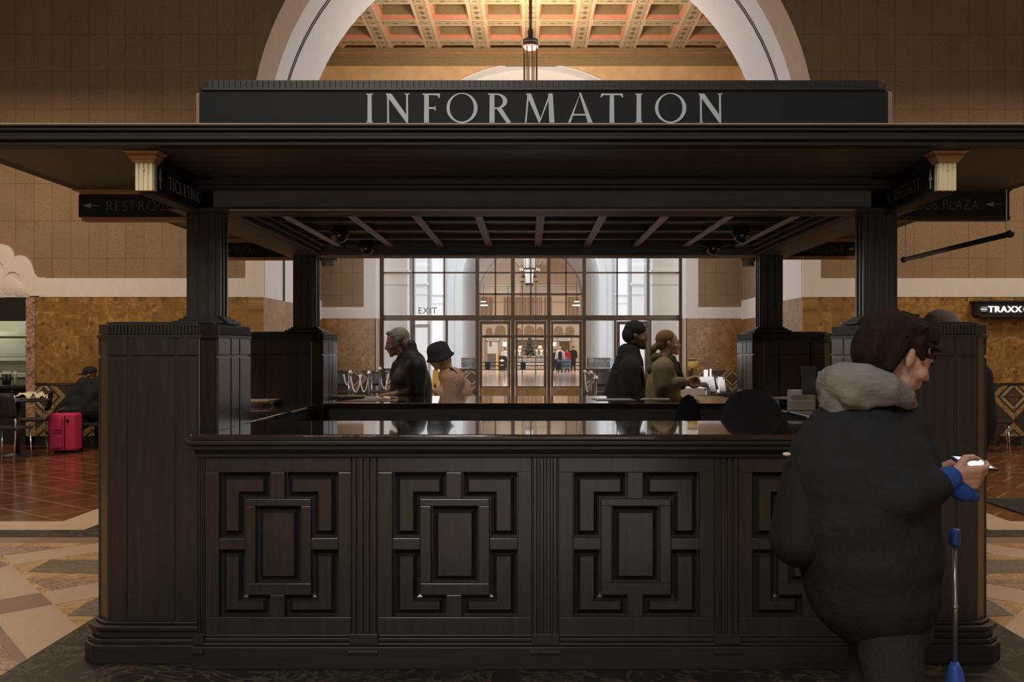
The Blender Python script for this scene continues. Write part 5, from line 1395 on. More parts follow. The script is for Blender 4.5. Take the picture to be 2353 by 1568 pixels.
for k, (px, py, w_, a, lab) in enumerate(((860, 916.5, .20, .3, 'white paper sheet on the rear counter left of the old man, rounded one'), (838, 921, .24, -.2, 'white paper sheet on the rear counter nearest the rear left pedestal'), (896, 921, .12, .1, 'white paper sheet on the rear counter just in front of the old man'), (1410, 919, .30, .1, 'white paper sheet on the rear counter in front of the backpack wearer'), (1505, 918, .22, -.2, 'small white sheet on the rear counter in front of the ponytail wearer'))):
    x_, y_ = ctr(px, py); flat('paper_sheet', rect(x_, y_, w_, .28, a), CT + .001, .003, PAPER, lab, 'paper', 'papers on the rear counter')
x_, y_ = ctr(800, 916); flat('wooden_tray', rect(x_, y_, .26, .2, .2), CT + .001, .02, WARMW, 'flat brown tray on the rear counter beside the rear left pedestal', 'tray', None, .004)
# desk items on the left work shelf showing pale edges
for k, (px, py, w_) in enumerate(((612, 961, .20), (650, 966, .16), (737, 935, .14))):
    Y = 5.55 + .5 * (k == 2) + .12 * k; flat('ring_binder', rect(-1.30 - .06 * k, Y + .2, .14, .26, .2), .731, .05 + .02 * k, [PAPERC, PAPER, WHITE][k], ('low binder on the left work shelf inside the booth', 'middle binder on the left work shelf inside the booth', 'thick pale binder on the left work shelf inside the booth')[k], 'binder', 'binders on the left work shelf', .003)
# racks on the right side counter
def rack(px, py0, py1, Y, w_, lab, front, tilt=.12):
    x = X(px, Y); z0, z1 = CT, Z(py0, Y); r = thing('brochure_holder', lab, 'brochure holder', (x, Y, CT), 'brochure holders on the right side counter')
    q = MB([CLEARP]); t = (z1 - z0) * tilt
    q.prism([(Y - .004, z0), (Y + .004, z0), (Y + t + .004, z1), (Y + t - .004, z1)], 'x', x - w_ / 2, x + w_ / 2)
    q.prism([(Y - .05, z0), (Y - .045, z0), (Y - .045, z0 + (z1 - z0) * .4), (Y - .05, z0 + (z1 - z0) * .4)], 'x', x - w_ / 2, x + w_ / 2)
    q.box(x - w_ / 2, x + w_ / 2, Y - .05, Y + .06, z0, z0 + .006)
    q.build('clear_stand', r)
    f = MB([front]); f.prism([(Y - .02, z0 + .01), (Y - .008, z0 + .01), (Y + t * .95 - .008, z1 - .01), (Y + t * .95 - .02, z1 - .01)], 'x', x - w_ / 2 + .008, x + w_ / 2 - .008); f.build('leaflet_stack', r)
    return r
NOTE = plain('dark_leaflet', (.07, .075, .08), .4)
rack(1860, 838, 0, 6.5, .115, 'tall dark leaflet in a clear holder on the right side counter', NOTE)
rack(1884, 850, 0, 6.35, .035, 'slim clear holder edge-on beside the tall dark leaflet', PAPER)
rack(1898, 868, 0, 6.2, .04, 'small clear holder just left of the grey hood', PAPER)
rack(1925, 841, 0, 6.0, .13, 'pale leaflet standing above the grey hood', PAPER)
for k, (py, w_) in enumerate(((897, .13), (909, .15), (921, .17))):
    Y = 6.6 - .2 * k
    tag(MB([PAPER if k == 0 else BRONZEL]).box(X(1818, Y), X(1874, Y), Y, Y + .10, CT + .001 + .0, Z(py + 0, Y) if Z(py, Y) > CT + .02 else CT + .03).build('leaflet_box', bevel=.003), ('tallest pale leaflet box on the right side counter', 'middle leaflet box on the right side counter', 'lowest leaflet box on the right side counter')[k], 'box', 'leaflet boxes on the right side counter')
x_, y_ = X(1812, 6.75), 6.75; flat('open_booklet', rect(x_, y_, .22, .26, .3), CT + .05, .006, PAPERC, 'open booklet lying on the right side counter beside the rear pedestal', 'booklet')
tag(MB([BLACK]).box(x_ - .09, x_ + .09, y_ - .1, y_ + .1, CT + .001, CT + .049).build('booklet_stand', bevel=.004), 'low black stand under the open booklet on the right side counter', 'stand')

# poster stand and people in the far hall
YT = 72
r = thing('poster_stand', 'black poster stand with a white diamond in the far hall', 'sign', (X(1153, YT), YT, 0))
m = MB([BLACK, WHITE]); m.box(X(1146, YT), X(1161, YT), YT, YT + .05, 0.05, Z(818, YT), 0); m.prism([(X(1147.5, YT), Z(829, YT)), (X(1153.5, YT), Z(825.5, YT)), (X(1159.5, YT), Z(829, YT)), (X(1153.5, YT), Z(832, YT))], 'y', YT - .01, YT, 1); m.box(X(1149, YT), X(1157, YT), YT - .01, YT, Z(840, YT), Z(838.6, YT), 1)
m.build('board', r); MB([BLACK]).box(X(1146, YT), X(1161, YT), YT - .2, YT + .3, 0, .05).build('foot', r)
tag(MB([YEL]).box(X(1140, 73), X(1144, 73), 73, 73.1, 0, Z(812, 73)).box(X(1139, 73), X(1145, 73), 72.95, 73.15, 0, .04).build('yellow_sign'), 'narrow yellow sign standing left of the black poster stand', 'sign')
tr = thing('potted_tree', 'dark green bushy tree on the far tiled counter', 'plant', (X(1217, 79.4), 79.4, .95))
random.seed(5); m = MB([plain('tree_foliage', (.030, .040, .026), .8, var=.4, sc=8)])
for k in range(120):
    t = random.random(); zz = .98 + 1.5 * t; rr = .36 * (1 - t) * random.random() ** .5 + .05; a = random.random() * 2 * PI
    m.ball((X(1217, 79.4) + rr * math.cos(a), 79.4 + rr * math.sin(a), zz + .1), .09, n=6, k=4)
m.build('foliage', tr); MB([BROWNC]).lathe((X(1217, 79.4), 79.4), [(.16, .94), (.2, 1.14)], n=12).build('pot', tr)
for k, px in enumerate((1183, 1194, 1232, 1244, 1256)):
    cc = (X(px, 79.3), 79.3); tag(MB([PAPER]).lathe(cc, [(.10, .94), (.13, 1.15), (.08, 1.3), (.18, 1.55)], n=10).build('white_vase', None, True), ('pale vase on the far counter, leftmost of five', 'pale vase on the far counter, second from the left', 'pale vase on the far counter just right of the tree', 'pale vase on the far counter, second from the right', 'pale vase on the far counter, rightmost of five')[k], 'vase', 'vases on the far tiled counter')
for px in (1196, 1241):
    cc = Q(px, 798, 79.5); l = thing('shaded_lamp', 'pink shaded lamp glowing on the far counter, %s one' % ('left' if px < 1217 else 'right'), 'lamp', (cc.x, cc.y, .94), 'pink shaded lamps on the far counter')
    MB([plain('lit_pink_shade%d' % px, (1, .5, .4), .5, emit=(1, .42, .28), es=.9)]).lathe((cc.x, cc.y), [(.22, cc.z - .12), (.10, cc.z + .12)], n=14).build('lamp_shade', l, True); MB([BRONZE]).lathe((cc.x, cc.y), [(.1, .94), (.02, .98), (.02, cc.z)], n=8).build('lamp_base', l, True)

def far_person(px, Y, top, lab, jac, leg, hair, back=None, wide=1.0, skin=None):
    x = X(px, Y); h = Z(top, Y); r = thing('person', lab, 'person', (x, Y, 0), 'people standing in the far hall'); k = h / 1.75
    P = lambda a, b, c_: (x + a * k, Y + b * k, c_ * k)
    body = [('e', ell(P(0, 0, 1.64), (.085 * k, .10 * k, .115 * k))), ('c', P(0, 0, 1.45), .06 * k, P(0, 0, 1.6), .055 * k), ('c', P(-.26, -.05, .80), .035 * k, P(-.26, -.03, .92), .035 * k), ('c', P(.26, -.05, .80), .035 * k, P(.26, -.03, .92), .035 * k), ('s', .7, Y, P(0, 0, 1.0), .12 * k, P(0, 0, 1.35), .13 * k)]
    for s in (-1, 1): body += [('c', P(s * .2, 0, 1.38), .04 * k, P(s * .27, -.02, .9), .03 * k), ('c', P(s * .09, 0, .9), .07 * k, P(s * .11, 0, .1), .045 * k), ('c', P(0, 0, 1.38), .05 * k, P(s * .2, 0, 1.38), .045 * k), ('c', P(0, 0, 1.0), .1 * k, P(s * .09, 0, .9), .07 * k)]
    blob('body', body, skin or SKIN, r, vox=.035, smooth=1)
    j = [('s', .62, Y, P(0, 0, .98), .17 * k * wide, P(0, 0, 1.36), .17 * k * wide), ('e', ell(P(0, 0, 1.40), (.22 * k * wide, .12 * k, .09 * k)))]
    for s in (-1, 1): j += [('c', P(s * .21 * wide, 0, 1.38), .062 * k, P(s * .27 * wide, -.02, .92), .05 * k)]
    blob('jacket', j, jac, r, vox=.035, smooth=1)
    t = [('s', .8, Y, P(0, 0, .92), .17 * k, P(0, 0, 1.0), .17 * k)]
    for s in (-1, 1): t += [('c', P(s * .09, 0, .88), .10 * k, P(s * .11, 0, .12), .065 * k)]
    blob('trousers', t, leg, r, vox=.035, smooth=1)
    sh_ = MB([BLACKR])
    for s in (-1, 1): sh_.ball(P(s * .12, -.04, .045), (.055 * k, .14 * k, .045 * k))
    sh_.build('shoes', r, True)
    blob('hair', [('e', ell(P(0, .015, 1.67), (.098 * k, .11 * k, .11 * k)))], hair, r, vox=.03, smooth=1)
    if back: blob('backpack', [('s', .5, Y - .14 * k, P(0, -.16, 1.0), .15 * k, P(0, -.16, 1.32), .13 * k)], back, r, vox=.035, smooth=1)
JEAN = fabric('blue_denim', (.10, .21, .42), 90, .2); REDC = fabric('red_wool', (.50, .03, .07), 60, .1)
DKC = fabric('dark_cloth', (.03, .03, .033), 60, .2); WHC = fabric('white_cotton', (.62, .66, .72), 60, .1)
GREYH = fabric('grey_hair', (.45, .42, .40), 120, .2); DKH = fabric('dark_hair', (.05, .035, .028), 120, .3)
far_person(1287, 66, 797, 'far hall person in blue jeans and white sleeves with a dark backpack', WHC, JEAN, GREYH, DKC, 1.15)
far_person(1303, 67, 801, 'person in a red coat seen from behind in the far hall', REDC, JEAN, DKH)
far_person(1317, 69.5, 796, 'person in a dark coat right of the red coat in the far hall', DKC, DKC, DKH)
far_person(1275.5, 70, 803, 'person in dark clothes partly behind the door frame, left of the backpack wearer', DKC, DKC, DKH)
far_person(1160, 76, 800, 'person in a white top standing right of the black poster stand in the far hall', WHC, DKC, DKH)
# ================================================================== PEOPLE NEAR THE BOOTH
JBLK = fabric('black_jacket', (.026, .028, .032), 50, .2); JLEA = plain('black_leather_jacket', (.014, .014, .016), .6, spec=.3, var=.3, sc=8)
TAN = fabric('tan_shearling', (.40, .275, .20), 45, .35); OLV = fabric('olive_parka', (.26, .22, .135), 10, .3)
HOODG = fabric('grey_marl_hood', (.26, .245, .23), 30, .3, stretch=(1, 1, 3)); BROWNH = fabric('brown_hair', (.024, .0155, .0115), 60, .8, stretch=(1, 1, .3))
BLONDH = fabric('light_brown_hair', (.22, .135, .08), 70, .4, stretch=(1, 1, .4)); NAVYF = fabric('charcoal_felt', (.03, .034, .042), 70, .2)
BLUES = fabric('blue_sleeve', (.03, .085, .33), 60, .2); TROU = fabric('dark_grey_jeans', (.038, .040, .046), 70, .25); GREYM = plain('old_grey_hair', (.20, .17, .155), .8, var=.5, sc=60)
def legs(root, x, Y, zt, mat, dx=.14, dy=.09, w=.085):
    t = [('s', 1.15, Y, (x, Y, zt - .05), .15, (x, Y, zt + .06), .15)]
    s_ = MB([BLACKR])
    for s in (-1, 1):
        t += [('c', (x + s * dx * .25, Y + s * dy, zt - .06), w + .012, (x + s * dx * .75, Y + s * dy, .46), w * .78), ('c', (x + s * dx * .75, Y + s * dy, .46), w * .78, (x + s * dx, Y + s * dy, .10), w * .62)]
        s_.ball((x + s * dx, Y + s * dy, .052), (.145, .05, .048))
    blob('trousers', t, mat, root, vox=.016, smooth=2); s_.build('shoes', root, True)
def body_under(x, Y, zs, zt=.90, dx=.14, dy=.09):
    """trunk and legs that tie head, hands and feet into one figure; zs = shoulder height, zt = hip height"""
    L = [('s', 1.3, Y, (x, Y, zs - .12), .10, (x, Y, zt), .11)]
    for s in (-1, 1): L += [('c', (x + s * dx * .25, Y + s * dy, zt - .06), .07, (x + s * dx * .75, Y + s * dy, .46), .05), ('c', (x + s * dx * .75, Y + s * dy, .46), .05, (x + s * dx, Y + s * dy, .10), .035)]
    return L

# --- old man leaning at the rear counter, facing left
Y = 8.62; q = lambda a, b, dy=0: Q(a, b, Y + dy)
r = thing('person', 'grey haired old person in a black leather jacket leaning at the rear counter, facing left', 'person', (X(945, Y), Y, 0))
HMx = HM(q(912, 788), PI + .05, .22)
bp = head_prims(HMx, nose=1.25) + body_under(X(950, Y), Y, 1.36) + [('c', T(HMx, (-.04, 0, -.10)), .058, q(945, 850), .065), ('c', q(945, 850), .07, (X(945, Y), Y, 1.15), .09)]
for s in (-1, 1): bp += [('c', q(955, 862, s * .15), .045, q(935, 905, s * .2), .04), ('c', q(935, 905, s * .2), .04, q(880, 912, s * .15), .032)]
blob('body', bp, plain('skin_ruddy', (.30, .165, .12), .55, var=.15, sc=30), r, vox=.0075, smooth=2)
eyes(HMx, r)
hp = [('e', HMx @ ell((-.030, 0, .050), (.098, .085, .085))), ('e', HMx @ ell((-.065, 0, -.01), (.055, .070, .075))), ('e', HMx @ ell((.035, 0, .098), (.045, .055, .022)))]
for s in (-1, 1): hp += [('c', T(HMx, (-.02, s * .076, .03)), .018, T(HMx, (.015, s * .073, -.03)), .012)]
blob('hair', hp, GREYM, r, vox=.008, smooth=2)
m = MB([CHROME]); m.tube([T(HMx, (.09, .055, .008)), T(HMx, (.09, -.055, .008))], .002, n=6); m.tube([T(HMx, (.088, .055, .008)), T(HMx, (-.01, .083, .012))], .002, n=6); m.tube([T(HMx, (.088, -.055, .008)), T(HMx, (-.01, -.083, .012))], .002, n=6)
m.build('spectacles', r)
jk = [('s', 1.25, Y, q(948, 838), .125, q(945, 880), .180), ('s', 1.15, Y, q(945, 880), .185, q(945, 960), .200), ('s', 1.15, Y, q(945, 960), .195, q(948, 1010), .19),
      ('s', 1.0, Y, q(943, 795), .060, q(940, 826), .105), ('s', 1.1, Y, q(925, 826), .055, q(918, 850), .075), ('c', q(908, 836, -.02), .03, q(903, 862, -.03), .035)]
for s in (-1, 1):
    jk += [('c', q(956, 846, s * .17), .100, q(958, 905, s * .23), .072), ('c', q(958, 905, s * .23), .070, q(908, 913, s * .17), .045)]
blob('leather_jacket', jk, JLEA, r, vox=.012, smooth=14)
m = MB([STEEL]); m.tube([q(941, 788, -.06), q(946, 788, 0), q(944, 788, .06)], .006, n=6); m.build('collar_zip', r)
for s in (-1, 1):
    hM = HM(q(889, 910, s * .14), PI, .15); blob('hand', hand_prims(hM, (.3, .3, .35, .4), .3, side=s), MATS['skin_ruddy'], r, vox=.0055, smooth=1)
legs(r, X(950, Y), Y, .90, DKC)

# --- person in the cloche hat and shearling coat
Y = 9.45
r = thing('person', 'stooping person in a charcoal cloche hat and tan shearling coat behind the old man', 'person', (X(1040, Y), Y, 0))
HMx = HM(q(1010, 822), PI + .3, .32, 0, .96)
bp = head_prims(HMx) + body_under(X(1050, Y), Y, 1.22, .84) + [('c', T(HMx, (-.04, 0, -.10)), .055, q(1035, 868), .06), ('c', q(1035, 868), .07, (X(1045, Y), Y, 1.0), .09)]
for s in (-1, 1): bp += [('c', q(1040, 880, s * .14), .045, q(1030, 915, s * .18), .04), ('c', q(1030, 915, s * .18), .036, q(1000, 900, s * .1), .03)]
blob('body', bp, plain('skin_pale', (.48, .33, .25), .55), r, vox=.0085, smooth=2); eyes(HMx, r)
hp = [('e', HMx @ ell((-.04, 0, -.03), (.075, .088, .10))), ('e', HMx @ ell((-.02, 0, -.09), (.07, .095, .06)))]
blob('hair', hp, plain('sandy_hair', (.38, .26, .17), .8, var=.3, sc=60), r, vox=.01)
ht = MB([NAVYF]); n = 24
prof = [(.0, .150), (.05, .146), (.085, .125), (.103, .085), (.108, .04), (.112, .015), (.135, -.012), (.130, -.020), (.104, .005), (.098, .04), (.0, .10)]
vs = []; fs = []
for rr, zz in prof:
    for k in range(n): a = 2 * PI * k / n; vs.append(T(HMx, (-.008 + rr * 1.12 * math.cos(a), rr * math.sin(a), zz + .012 * math.cos(2 * a))))
for i in range(len(prof) - 1):
    for k in range(n): fs.append((i * n + k, i * n + (k + 1) % n, (i + 1) * n + (k + 1) % n, (i + 1) * n + k))
ht.add(vs, fs); ht.build('cloche_hat', r, True)
jk = [('s', 1.2, Y, q(1040, 874), .130, q(1047, 905), .170), ('s', 1.2, Y, q(1047, 905), .170, q(1050, 1010), .18), ('s', 1.1, Y, q(1026, 864), .085, q(1042, 880), .12)]
for s in (-1, 1): jk += [('c', q(1044, 876, s * .14), .105, q(1036, 916, s * .19), .074), ('c', q(1036, 916, s * .19), .068, q(1006, 902, s * .10), .050)]
blob('shearling_coat', jk, TAN, r, vox=.012, smooth=10)
for s in (-1, 1):
    hM = HM(q(997, 897, s * .09), PI, -.3); blob('hand', hand_prims(hM, (.5, .5, .55, .6), .3, side=s), MATS['skin_pale'], r, vox=.006, smooth=1)
m = MB([BLACK]); m.tube([q(1034, 846, -.10), q(1042, 851, -.16), q(1050, 860, -.20)], .010, n=8); m.build('bag_strap', r, True)
legs(r, X(1050, Y), Y, .84, DKC)

# --- person in the beanie and dark hooded coat with backpack, walking right
Y = 9.3
r = thing('person', 'dark figure in a black beanie and black hooded coat walking right behind the rear counter', 'person', (X(1455, Y), Y, 0))
HMx = HM(q(1462, 772), -.12, .02)
bp = head_prims(HMx) + body_under(X(1450, Y), Y, 1.42, .90, .2) + [('c', T(HMx, (-.04, 0, -.10)), .058, q(1452, 835), .065), ('c', q(1452, 835), .075, (X(1450, Y), Y, 1.2), .09)]
for s in (-1, 1): bp += [('c', q(1450, 840, s * .17), .045, q(1440, 905, s * .22), .04), ('c', q(1440, 905, s * .22), .036, q(1468, 950, s * .2), .03)]
blob('body', bp, SKIND, r, vox=.0075, smooth=2); eyes(HMx, r)
bn = [('e', HMx @ ell((-.015, 0, .062), (.108, .090, .088))), ('e', HMx @ ell((-.065, 0, .01), (.075, .088, .085)))]
blob('beanie', bn, JBLK, r, vox=.008)
blob('beard', [('e', HMx @ ell((.045, 0, -.088), (.050, .056, .040))), ('e', HMx @ ell((.070, 0, -.11), (.026, .032, .022))), ('e', HMx @ ell((-.02, 0, -.06), (.07, .078, .05)))], DKH, r, vox=.008)
jk = [('s', 1.25, Y, q(1448, 840), .130, q(1446, 885), .165), ('s', 1.2, Y, q(1446, 885), .165, q(1444, 1020), .18), ('s', 1.1, Y, q(1452, 806), .080, q(1450, 836), .125), ('c', q(1425, 850), .09, q(1440, 900), .13), ('c', q(1438, 808), .080, q(1438, 838), .115)]
for s in (-1, 1): jk += [('c', q(1448, 846, s * .17), .11, q(1444, 905, s * .22), .078), ('c', q(1444, 905, s * .22), .070, q(1462, 945, s * .2), .05)]
blob('hooded_coat', jk, JBLK, r, vox=.012, smooth=16)
for s in (-1, 1):
    hM = HM(q(1468, 952, s * .19), 0, .6); blob('hand', hand_prims(hM, (.5, .5, .6, .6), .3, side=-s), SKIND, r, vox=.006, smooth=1)
legs(r, X(1450, Y), Y, .90, DKC, dx=.2)
bpk = thing('backpack', 'bulky black backpack on the back of the beanie wearer', 'backpack', (X(1405, Y), Y, 1.0))
blob('bag_body', [('s', 1.2, Y, q(1421, 862), .085, q(1410, 935), .135), ('c', q(1430, 850), .07, q(1402, 925), .105), ('s', 1.2, Y, q(1410, 935), .135, q(1412, 985), .12)], BLACKR, bpk, vox=.012)
blob('front_pocket', [('s', 1.4, Y, q(1392, 920), .05, q(1388, 955), .055)], BLACKR, bpk, vox=.012)
m = MB([BLACK])
for s in (-1, 1): m.tube([q(1424, 850, s * .10), q(1448, 826, s * .15), q(1476, 846, s * .14), q(1480, 890, s * .15)], .014, n=8)
m.build('shoulder_strap', bpk, True)

# --- ponytail person with olive parka, yellow cup
Y = 8.55
r = thing('person', 'person with a ponytail and olive parka holding a yellow cup, facing right', 'person', (X(1530, Y), Y, 0))
HMx = HM(q(1537, 789), -.05, -.02, 0, .93)
bp = head_prims(HMx, nose=.95) + body_under(X(1520, Y), Y, 1.38, .88, .2) + [('c', T(HMx, (-.04, 0, -.10)), .050, q(1526, 840), .06), ('c', q(1526, 840), .07, (X(1525, Y), Y, 1.2), .09)]
for s in (-1, 1): bp += [('c', q(1525, 845, s * .14), .042, q(1528, 885, s * .18), .036), ('c', q(1528, 885, s * .18), .034, q(1572, 876, s * .10 - .04), .027)]
blob('body', bp, plain('skin_rosy', (.50, .29, .21), .5), r, vox=.0075, smooth=2); eyes(HMx, r)
hp = [('e', HMx @ ell((-.030, 0, .045), (.100, .086, .085))), ('e', HMx @ ell((-.06, 0, .0), (.062, .076, .075))), ('c', T(HMx, (-.118, 0, -.015)), .022, T(HMx, (-.145, 0, -.05)), .034), ('c', T(HMx, (-.145, 0, -.05)), .032, T(HMx, (-.15, 0, -.11)), .010), ('c', T(HMx, (-.155, .01, -.06)), .012, T(HMx, (-.19, .02, -.13)), .004)]
blob('hair', hp, BLONDH, r, vox=.007, smooth=1)
m = MB([WHITE]); m.ball(T(HMx, (-.125, 0, -.02)), (.012, .022, .022)); m.build('hair_tie', r, True)
jk = [('s', 1.25, Y, q(1524, 846), .110, q(1524, 885), .150), ('s', 1.2, Y, q(1524, 885), .155, q(1520, 1010), .17)]
for s in (-1, 1): jk += [('c', q(1522, 850, s * .14), .095, q(1526, 888, s * .185), .074), ('c', q(1526, 888, s * .185), .068, q(1568, 877, s * .10 - .04), .045)]
blob('parka', jk, OLV, r, vox=.012, smooth=10)
blob('fur_collar', [('s', 1.2, Y, q(1506, 822), .045, q(1545, 826), .038), ('c', q(1503, 826, .06), .05, q(1500, 850, .0), .055), ('c', q(1545, 824, -.04), .035, q(1555, 855, -.05), .03), ('c', q(1545, 824, .04), .035, q(1555, 855, .05), .03)], fabric('dark_olive_lining', (.12, .105, .065), 40, .3), r, vox=.010)
blob('dark_scarf', [('c', q(1553, 838, -.02), .035, q(1566, 885, -.02), .045), ('c', q(1553, 838, .05), .035, q(1566, 885, .06), .045)], JBLK, r, vox=.011)
hM = HM(q(1578, 876, -.12), .25, -.15, -1.3, .95); blob('hand', hand_prims(hM, (.75, .8, .85, .9), .5, side=1), MATS['skin_rosy'], r, vox=.005, smooth=1)
hM = HM(q(1578, 878, .08), -.25, -.1, 1.3, .95); blob('hand', hand_prims(hM, (.75, .8, .85, .9), .5, side=-1), MATS['skin_rosy'], r, vox=.005, smooth=1)
legs(r, X(1520, Y), Y, .88, DKC, dx=.2)
cp = thing('paper_cup', 'tall yellow paper cup with dark print in the hand of the parka wearer', 'cup', (X(1590, Y), Y - .04, Z(866, Y)))
cc = (X(1590, Y), Y - .04)
CUPY = plain('cup_yellow', (.95, .66, .18), .5)
MB([CUPY]).lathe(cc, [(.033, Z(867, Y)), (.046, Z(827, Y))], n=24).build('cup_wall', cp, True)
MB([WHITE]).lathe(cc, [(.046, Z(827, Y)), (.050, Z(826.5, Y)), (.050, Z(824.5, Y)), (.046, Z(824.5, Y))], n=24).build('rim', cp, True)
m = MB([plain('cup_print', (.12, .07, .04), .5)])
for k in range(9):
    zz = Z(862 - k * 3.6, Y); rr = .034 + .012 * (k * 3.6) / 40 + .0015; a = -PI / 2 + .62
    for j in range(3):
        a0 = a + j * .13; m.add([(cc[0] + rr * math.cos(t), cc[1] + rr * math.sin(t), zz + dz) for t, dz in ((a0, 0), (a0 + .10, .003), (a0 + .09, .0085 - .004 * (j % 2)), (a0, .006))], [(0, 1, 2, 3)])
for t, zc_, rr0 in ((-2.0, 855, .014), (-2.15, 862, .012), (-1.85, 848, .008)):
    rr = .0385; m.add([(cc[0] + (rr + .0035) * math.cos(t + rr0 / rr * math.cos(u_)), cc[1] + (rr + .0035) * math.sin(t + rr0 / rr * math.cos(u_)), Z(zc_, Y) + rr0 * math.sin(u_)) for u_ in [2 * PI * k / 9 for k in range(9)]], [tuple(range(9))])
m.build('printed_motif', cp)

# --- person in a cap behind the front right pedestal
Y = 5.75
r = thing('person', 'person in a grey cap almost hidden behind the front right pedestal', 'person', (X(2170, Y), Y, 0))
HMx = HM(q(2165, 768), .2, .05)
bp = head_prims(HMx) + body_under(X(2185, Y), Y, 1.40, .90, .05, .08) + [('c', T(HMx, (-.04, 0, -.10)), .058, (X(2180, Y), Y, 1.35), .07)]
for s in (-1, 1): bp += [('c', (X(2185, Y) + s * .15, Y, 1.36), .045, (X(2185, Y) + s * .2, Y, 1.05), .04), ('c', (X(2185, Y) + s * .2, Y, 1.05), .035, (X(2185, Y) + s * .18, Y + .05, .85), .03)]
blob('body', bp, SKIN, r, vox=.010, smooth=2); eyes(HMx, r)
blob('cap', [('e', HMx @ ell((-.01, 0, .06), (.112, .092, .088))), ('e', HMx @ ell((.11, 0, .032), (.055, .07, .012)))], plain('cap_mauve_grey', (.17, .14, .14), .9), r, vox=.009)
jk = [('s', .8, Y, (X(2185, Y), Y, 1.30), .19, (X(2185, Y), Y, .95), .20)]
for s in (-1, 1): jk += [('c', (X(2185, Y) + s * .17, Y, 1.33), .075, (X(2185, Y) + s * .21, Y, 1.05), .062), ('c', (X(2185, Y) + s * .21, Y, 1.05), .06, (X(2185, Y) + s * .19, Y + .05, .88), .045)]
blob('jacket', jk, JBLK, r, vox=.014)
legs(r, X(2185, Y), Y, .90, DKC, dx=.05, dy=.08)

# --- seated dark figure at the left
Y = 14.6
r = thing('person', 'dark seated figure in a peaked cap beyond the pink suitcase at left', 'person', (X(205, Y), Y, 0))
HMx = HM(q(206, 862), PI + .1, .15)
bp = head_prims(HMx) + [('c', T(HMx, (-.04, 0, -.10)), .058, q(215, 905), .07), ('s', 1.3, Y, q(220, 905), .12, (X(222, Y), Y, .62), .14)]
for s in (-1, 1):
    bp += [('c', (X(222, Y), Y + s * .1, .56), .08, (X(165, Y), Y + s * .12, .58), .06), ('c', (X(165, Y), Y + s * .12, .58), .055, (X(172, Y), Y + s * .12, .09), .04),
           ('c', q(215, 905, s * .17), .05, q(190, 945, s * .2), .04), ('c', q(190, 945, s * .2), .04, q(150, 938, s * .12), .03)]
blob('body', bp, SKIND, r, vox=.012); eyes(HMx, r)
blob('cap', [('e', HMx @ ell((-.01, 0, .055), (.11, .09, .08))), ('e', HMx @ ell((.12, 0, .03), (.065, .07, .010)))], DKC, r, vox=.010)
jk = [('s', 1.4, Y, q(216, 905), .15, (X(222, Y), Y, .62), .20), ('c', q(222, 880), .10, q(232, 930), .16)]
for s in (-1, 1): jk += [('c', q(212, 905, s * .18), .09, q(188, 948, s * .22), .075), ('c', q(188, 948, s * .22), .07, q(158, 940, s * .12), .05)]
jk += [('c', q(196, 885, .0), .13, q(175, 915, 0), .14), ('c', q(175, 915), .13, q(140, 940), .08), ('s', 1.3, Y, q(180, 925), .15, q(190, 960), .17)]
blob('jacket', jk, JBLK, r, vox=.016)
t = []
for s in (-1, 1): t += [('c', (X(222, Y), Y + s * .1, .56), .12, (X(166, Y), Y + s * .12, .57), .09), ('c', (X(166, Y), Y + s * .12, .57), .085, (X(173, Y), Y + s * .12, .12), .06)]
blob('trousers', t, DKC, r, vox=.016)
m = MB([BLACKR])
for s in (-1, 1): m.ball((X(164, Y), Y + s * .12, .05), (.14, .05, .05))
m.build('shoes', r, True)
for s in (-1, 1):
    hM = HM(q(148, 939, s * .11), PI, .3); blob('hand', hand_prims(hM, (.4, .45, .5, .5), .3, side=s), SKIND, r, vox=.008, smooth=1)
cb = thing('waiting_bench', 'dark bench under the seated figure at left', 'bench', (X(222, Y), Y, 0))
MB([BLACK]).box(X(195, Y), X(195, Y) + .55, Y - .3, Y + .3, .36, .41).build('seat', cb, bevel=.01)
for a in (0, 1):
    for b in (0, 1): MB([BLACK]).box(X(195, Y) + .04 + a * .43, X(195, Y) + .08 + a * .43, Y - .27 + b * .5, Y - .23 + b * .5, 0, .36).build('leg', cb)

# --- foreground person looking at a phone, walking right
Y = 3.0
r = thing('person', 'person with dark tousled hair, grey hood and black parka looking down at a phone', 'person', (X(2010, Y), Y, 0))
HMx = HM(q(2068, 818), .14, .40, 0, 1.0)
SKF = plain('skin_front', (.50, .29, .215), .5, var=.1, sc=30)
bp = head_prims(HMx, nose=.95) + [('s', 1.3, Y, q(1975, 1000), .10, q(2030, 1400), .11)]
for s in (-1, 1): bp += [('c', q(2035, 1420, s * .09), .075, q(2060 if s < 0 else 2000, 1600, s * .10), .055), ('c', q(2060 if s < 0 else 2000, 1600, s * .10), .055, q(2080 if s < 0 else 1930, 1830, s * .1), .038)]
bp += [('c', T(HMx, (-.045, 0, -.10)), .056, q(1985, 965), .075), ('c', q(1985, 965), .085, q(1985, 1080), .10)]
